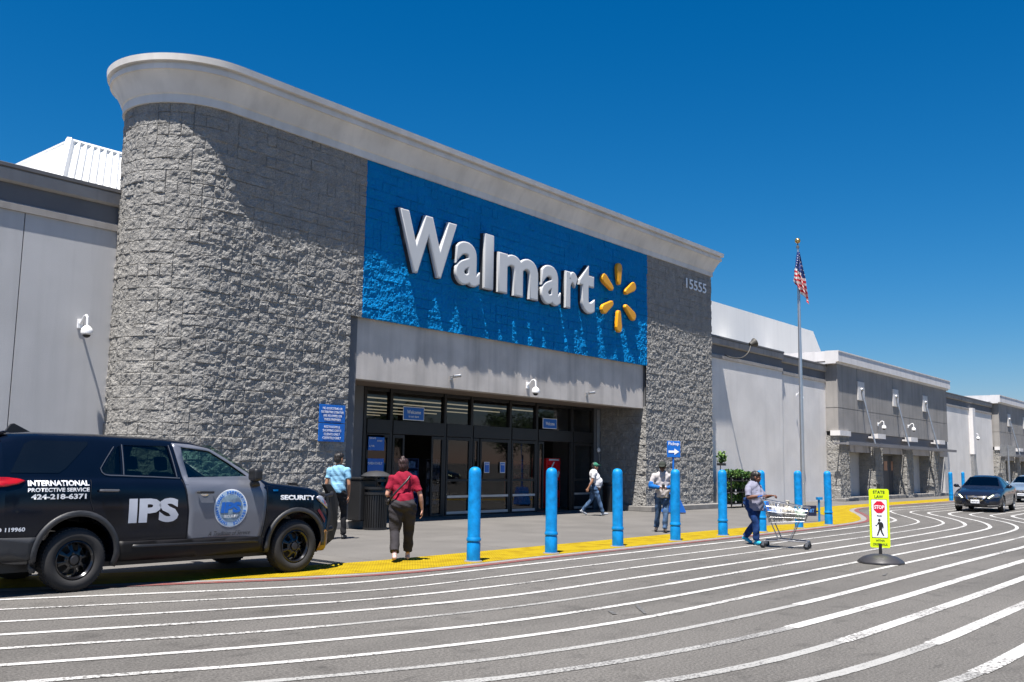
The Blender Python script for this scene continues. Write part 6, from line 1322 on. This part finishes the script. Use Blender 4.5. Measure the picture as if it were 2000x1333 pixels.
for x, y in ((-0.40, -0.25), (-0.40, 0.25), (0.46, -0.2), (0.46, 0.2)):
    b = MB(); T = Matrix.Translation((x, y, 0.062)) @ Matrix.Rotation(R(90), 4, 'X'); b.lathe([(0.02, -0.018), (0.055, -0.018), (0.062, -0.01), (0.062, 0.01), (0.055, 0.018), (0.02, 0.018)], 20, T); o = b.build('caster', M_blk, ct, smooth='auto')
    b = MB(); b.prism([(x-0.03, 0.06), (x+0.02, 0.05), (x+0.045, 0.14), (x-0.01, 0.15)], 'y', y-0.028, y-0.022); b.prism([(x-0.03, 0.06), (x+0.02, 0.05), (x+0.045, 0.14), (x-0.01, 0.15)], 'y', y+0.022, y+0.028); b.build('fork', M_wire, o)
def bag(label, loc, sc, seed, tint, rz):
    s = empty('plastic_bag', loc, rz, label, 'bag'); rr_ = random.Random(seed); b = MB()
    nu, nv = 26, 18; V = []
    for i in range(nv+1):
        t = i/nv; zz = t; rad = math.sin(PI*min(1, t*0.93+0.08))**0.6 if t < 0.75 else max(0.12, math.sin(PI*min(1, t*0.93+0.08))**0.6*(1-(t-0.75)*1.6))
        for j in range(nu):
            a = 2*PI*j/nu; k = 1+0.10*math.sin(a*3+seed+t*4)+0.07*math.sin(a*7+t*9+seed*2)+0.04*math.sin(a*11-t*14)
            V.append((sc[0]*rad*k*math.cos(a), sc[1]*rad*k*math.sin(a), sc[2]*zz))
    F = [(i*nu+j, i*nu+(j+1) % nu, (i+1)*nu+(j+1) % nu, (i+1)*nu+j) for i in range(nv) for j in range(nu)]+[tuple(range(nu-1, -1, -1)), tuple(range(nv*nu, (nv+1)*nu))]
    b.add(V, F); b.build('bag_body', mat('bag_film_%d' % seed, tint, 0.35, var=0.18, vs=14, bump=0.8, bs=25, bd=0.02), s, smooth=True)
    b = MB()
    for sd in (-1, 1): b.tube(crom([(sd*0.02, 0, sc[2]*0.95), (sd*0.05, 0.01, sc[2]*1.1), (sd*0.07, 0.02, sc[2]*1.2), (sd*0.035, 0.0, sc[2]*1.18)], 4), [0.018]*12+[0.008], 6)
    b.build('handle_tie', MAT['bag_film_%d' % seed], s, smooth=True)
TC = Matrix.Translation(ct.location) @ Matrix.Rotation(R(-74), 4, 'Z')
for x, y, z, sc, seed, tint, lb in ((-0.14, 0.0, 0.56, (0.13, 0.17, 0.30), 3, (0.33, 0.34, 0.37), 'white plastic bag in the cart nearest the woman'), (0.10, -0.05, 0.57, (0.14, 0.13, 0.33), 7, (0.40, 0.37, 0.31), 'bulging white plastic bag with yellowish print in the middle of the cart'),
        (0.32, 0.02, 0.575, (0.10, 0.13, 0.24), 12, (0.33, 0.40, 0.33), 'pale green plastic bag at the front of the cart')):
    p = TC @ Vector((x, y, z)); bag(lb, p, sc, seed, tint, seed)
p = TC @ Vector((0.66, 0.0, 0)); 
# street sign pole seen beyond the dark sedan
s = empty('sign_pole', (67.0, 14.0, 0), 0, 'thin grey sign pole beyond the dark sedan', 'pole')
b = MB(); b.tube([(0, 0, 0), (0, 0, 3.3)], 0.07, 8); b.build('post', M_steel, s); b = MB(); b.box(-0.04, -0.45, 2.6, -0.02, 0.45, 3.3); b.T = None; b.build('sign_panel', M_steel, s)

# ------------------------------------------------------------------ trees and parked cars across the car park (mirrored in the doors and paintwork)
M_crown = [mat('crown_a', (0.03, 0.07, 0.015), 0.7, var=0.3, vs=2), mat('crown_b', (0.06, 0.11, 0.025), 0.7, var=0.3, vs=2), mat('crown_c', (0.018, 0.045, 0.012), 0.7, var=0.3, vs=2)]
M_bark = mat('bark', (0.09, 0.065, 0.045), 0.9, var=0.3, vs=6, bump=0.5)
rt_ = random.Random(21); tp = []
for k in range(3):
    t = empty('tree', (0, 0, 0), 0, 'x', 'tree', 'trees across the car park')
    b = MB(); b.tube([(0, 0, 0), (0.05, 0.03, 1.6), (0.0, 0.1, 3.2), (0.1, 0.0, 4.6)], [0.2, 0.16, 0.12, 0.06], 10)
    br = [Vector((0, 0, 3.0))]
    for i in range(9):
        a = rt_.uniform(0, 6.28); l = rt_.uniform(1.2, 2.4); e_ = Vector((l*math.cos(a), l*math.sin(a), rt_.uniform(3.6, 6.2))); b.tube([(0, 0, 2.2+0.2*i), e_*0.55+Vector((0, 0, 1.4)), e_], [0.08, 0.05, 0.02], 6); br.append(e_)
    b.build('trunk', M_bark, t, smooth=True)
    b = MB()
    for i in range(3200):
        c = rt_.choice(br)+Vector((0, 0, 0.3)); q = Vector((rt_.gauss(0, 1), rt_.gauss(0, 1), rt_.gauss(0, 0.75))); q = q.normalized()*rt_.random()**0.4*1.35; p = c+q
        d1 = Vector((rt_.uniform(-1, 1), rt_.uniform(-1, 1), rt_.uniform(-1, 1))).normalized(); d2 = d1.cross(Vector((rt_.uniform(-1, 1), rt_.uniform(-1, 1), 1))).normalized(); l = rt_.uniform(0.12, 0.26); b.cm = rt_.randrange(3)
        b.add([p, p+d1*l+d2*l*0.4, p+d1*l*1.6, p+d1*l-d2*l*0.4], [(0, 1, 2, 3)])
    b.build('crown', M_crown, t); tp.append(t)
first = [True]*3
for i, (x, y, sc) in enumerate(((14, -26, 1.0), (24, -31, 1.15), (36, -25, 0.95), (47, -33, 1.2), (58, -26, 1.0), (69, -30, 1.1), (80, -25, 1.0), (92, -31, 1.2), (104, -27, 1.05), (118, -32, 1.2), (2, -30, 1.1), (-10, -27, 1.0))):
    t = tp[i % 3]
    if not first[i % 3]: t = copy_tree(t)
    first[i % 3] = False; t.location = (x, y, 0); t.scale = (sc, sc, sc); t.rotation_euler = (0, 0, i*1.3); t['label'] = 'broad leafy tree across the car park, mirrored in the store doors'
sd_ = [o for o in C.objects if o.name.startswith('sedan') and o.parent is None]
for i, (x, y, src) in enumerate(((30, -13, 1), (38.5, -13.4, 0), (47, -13, 1), (55, -13.3, 0), (12, -15, 1))):
    c = copy_tree(sd_[src]); c.location = (x, y, 0); c.rotation_euler = (0, 0, R(90)); c.name = 'parked_car'
    c['label'] = '%s car parked across the car park, mirrored in the store doors' % ('pale blue' if src else 'dark navy'); c['group'] = '%s cars parked across the car park' % ('pale' if src else 'dark')
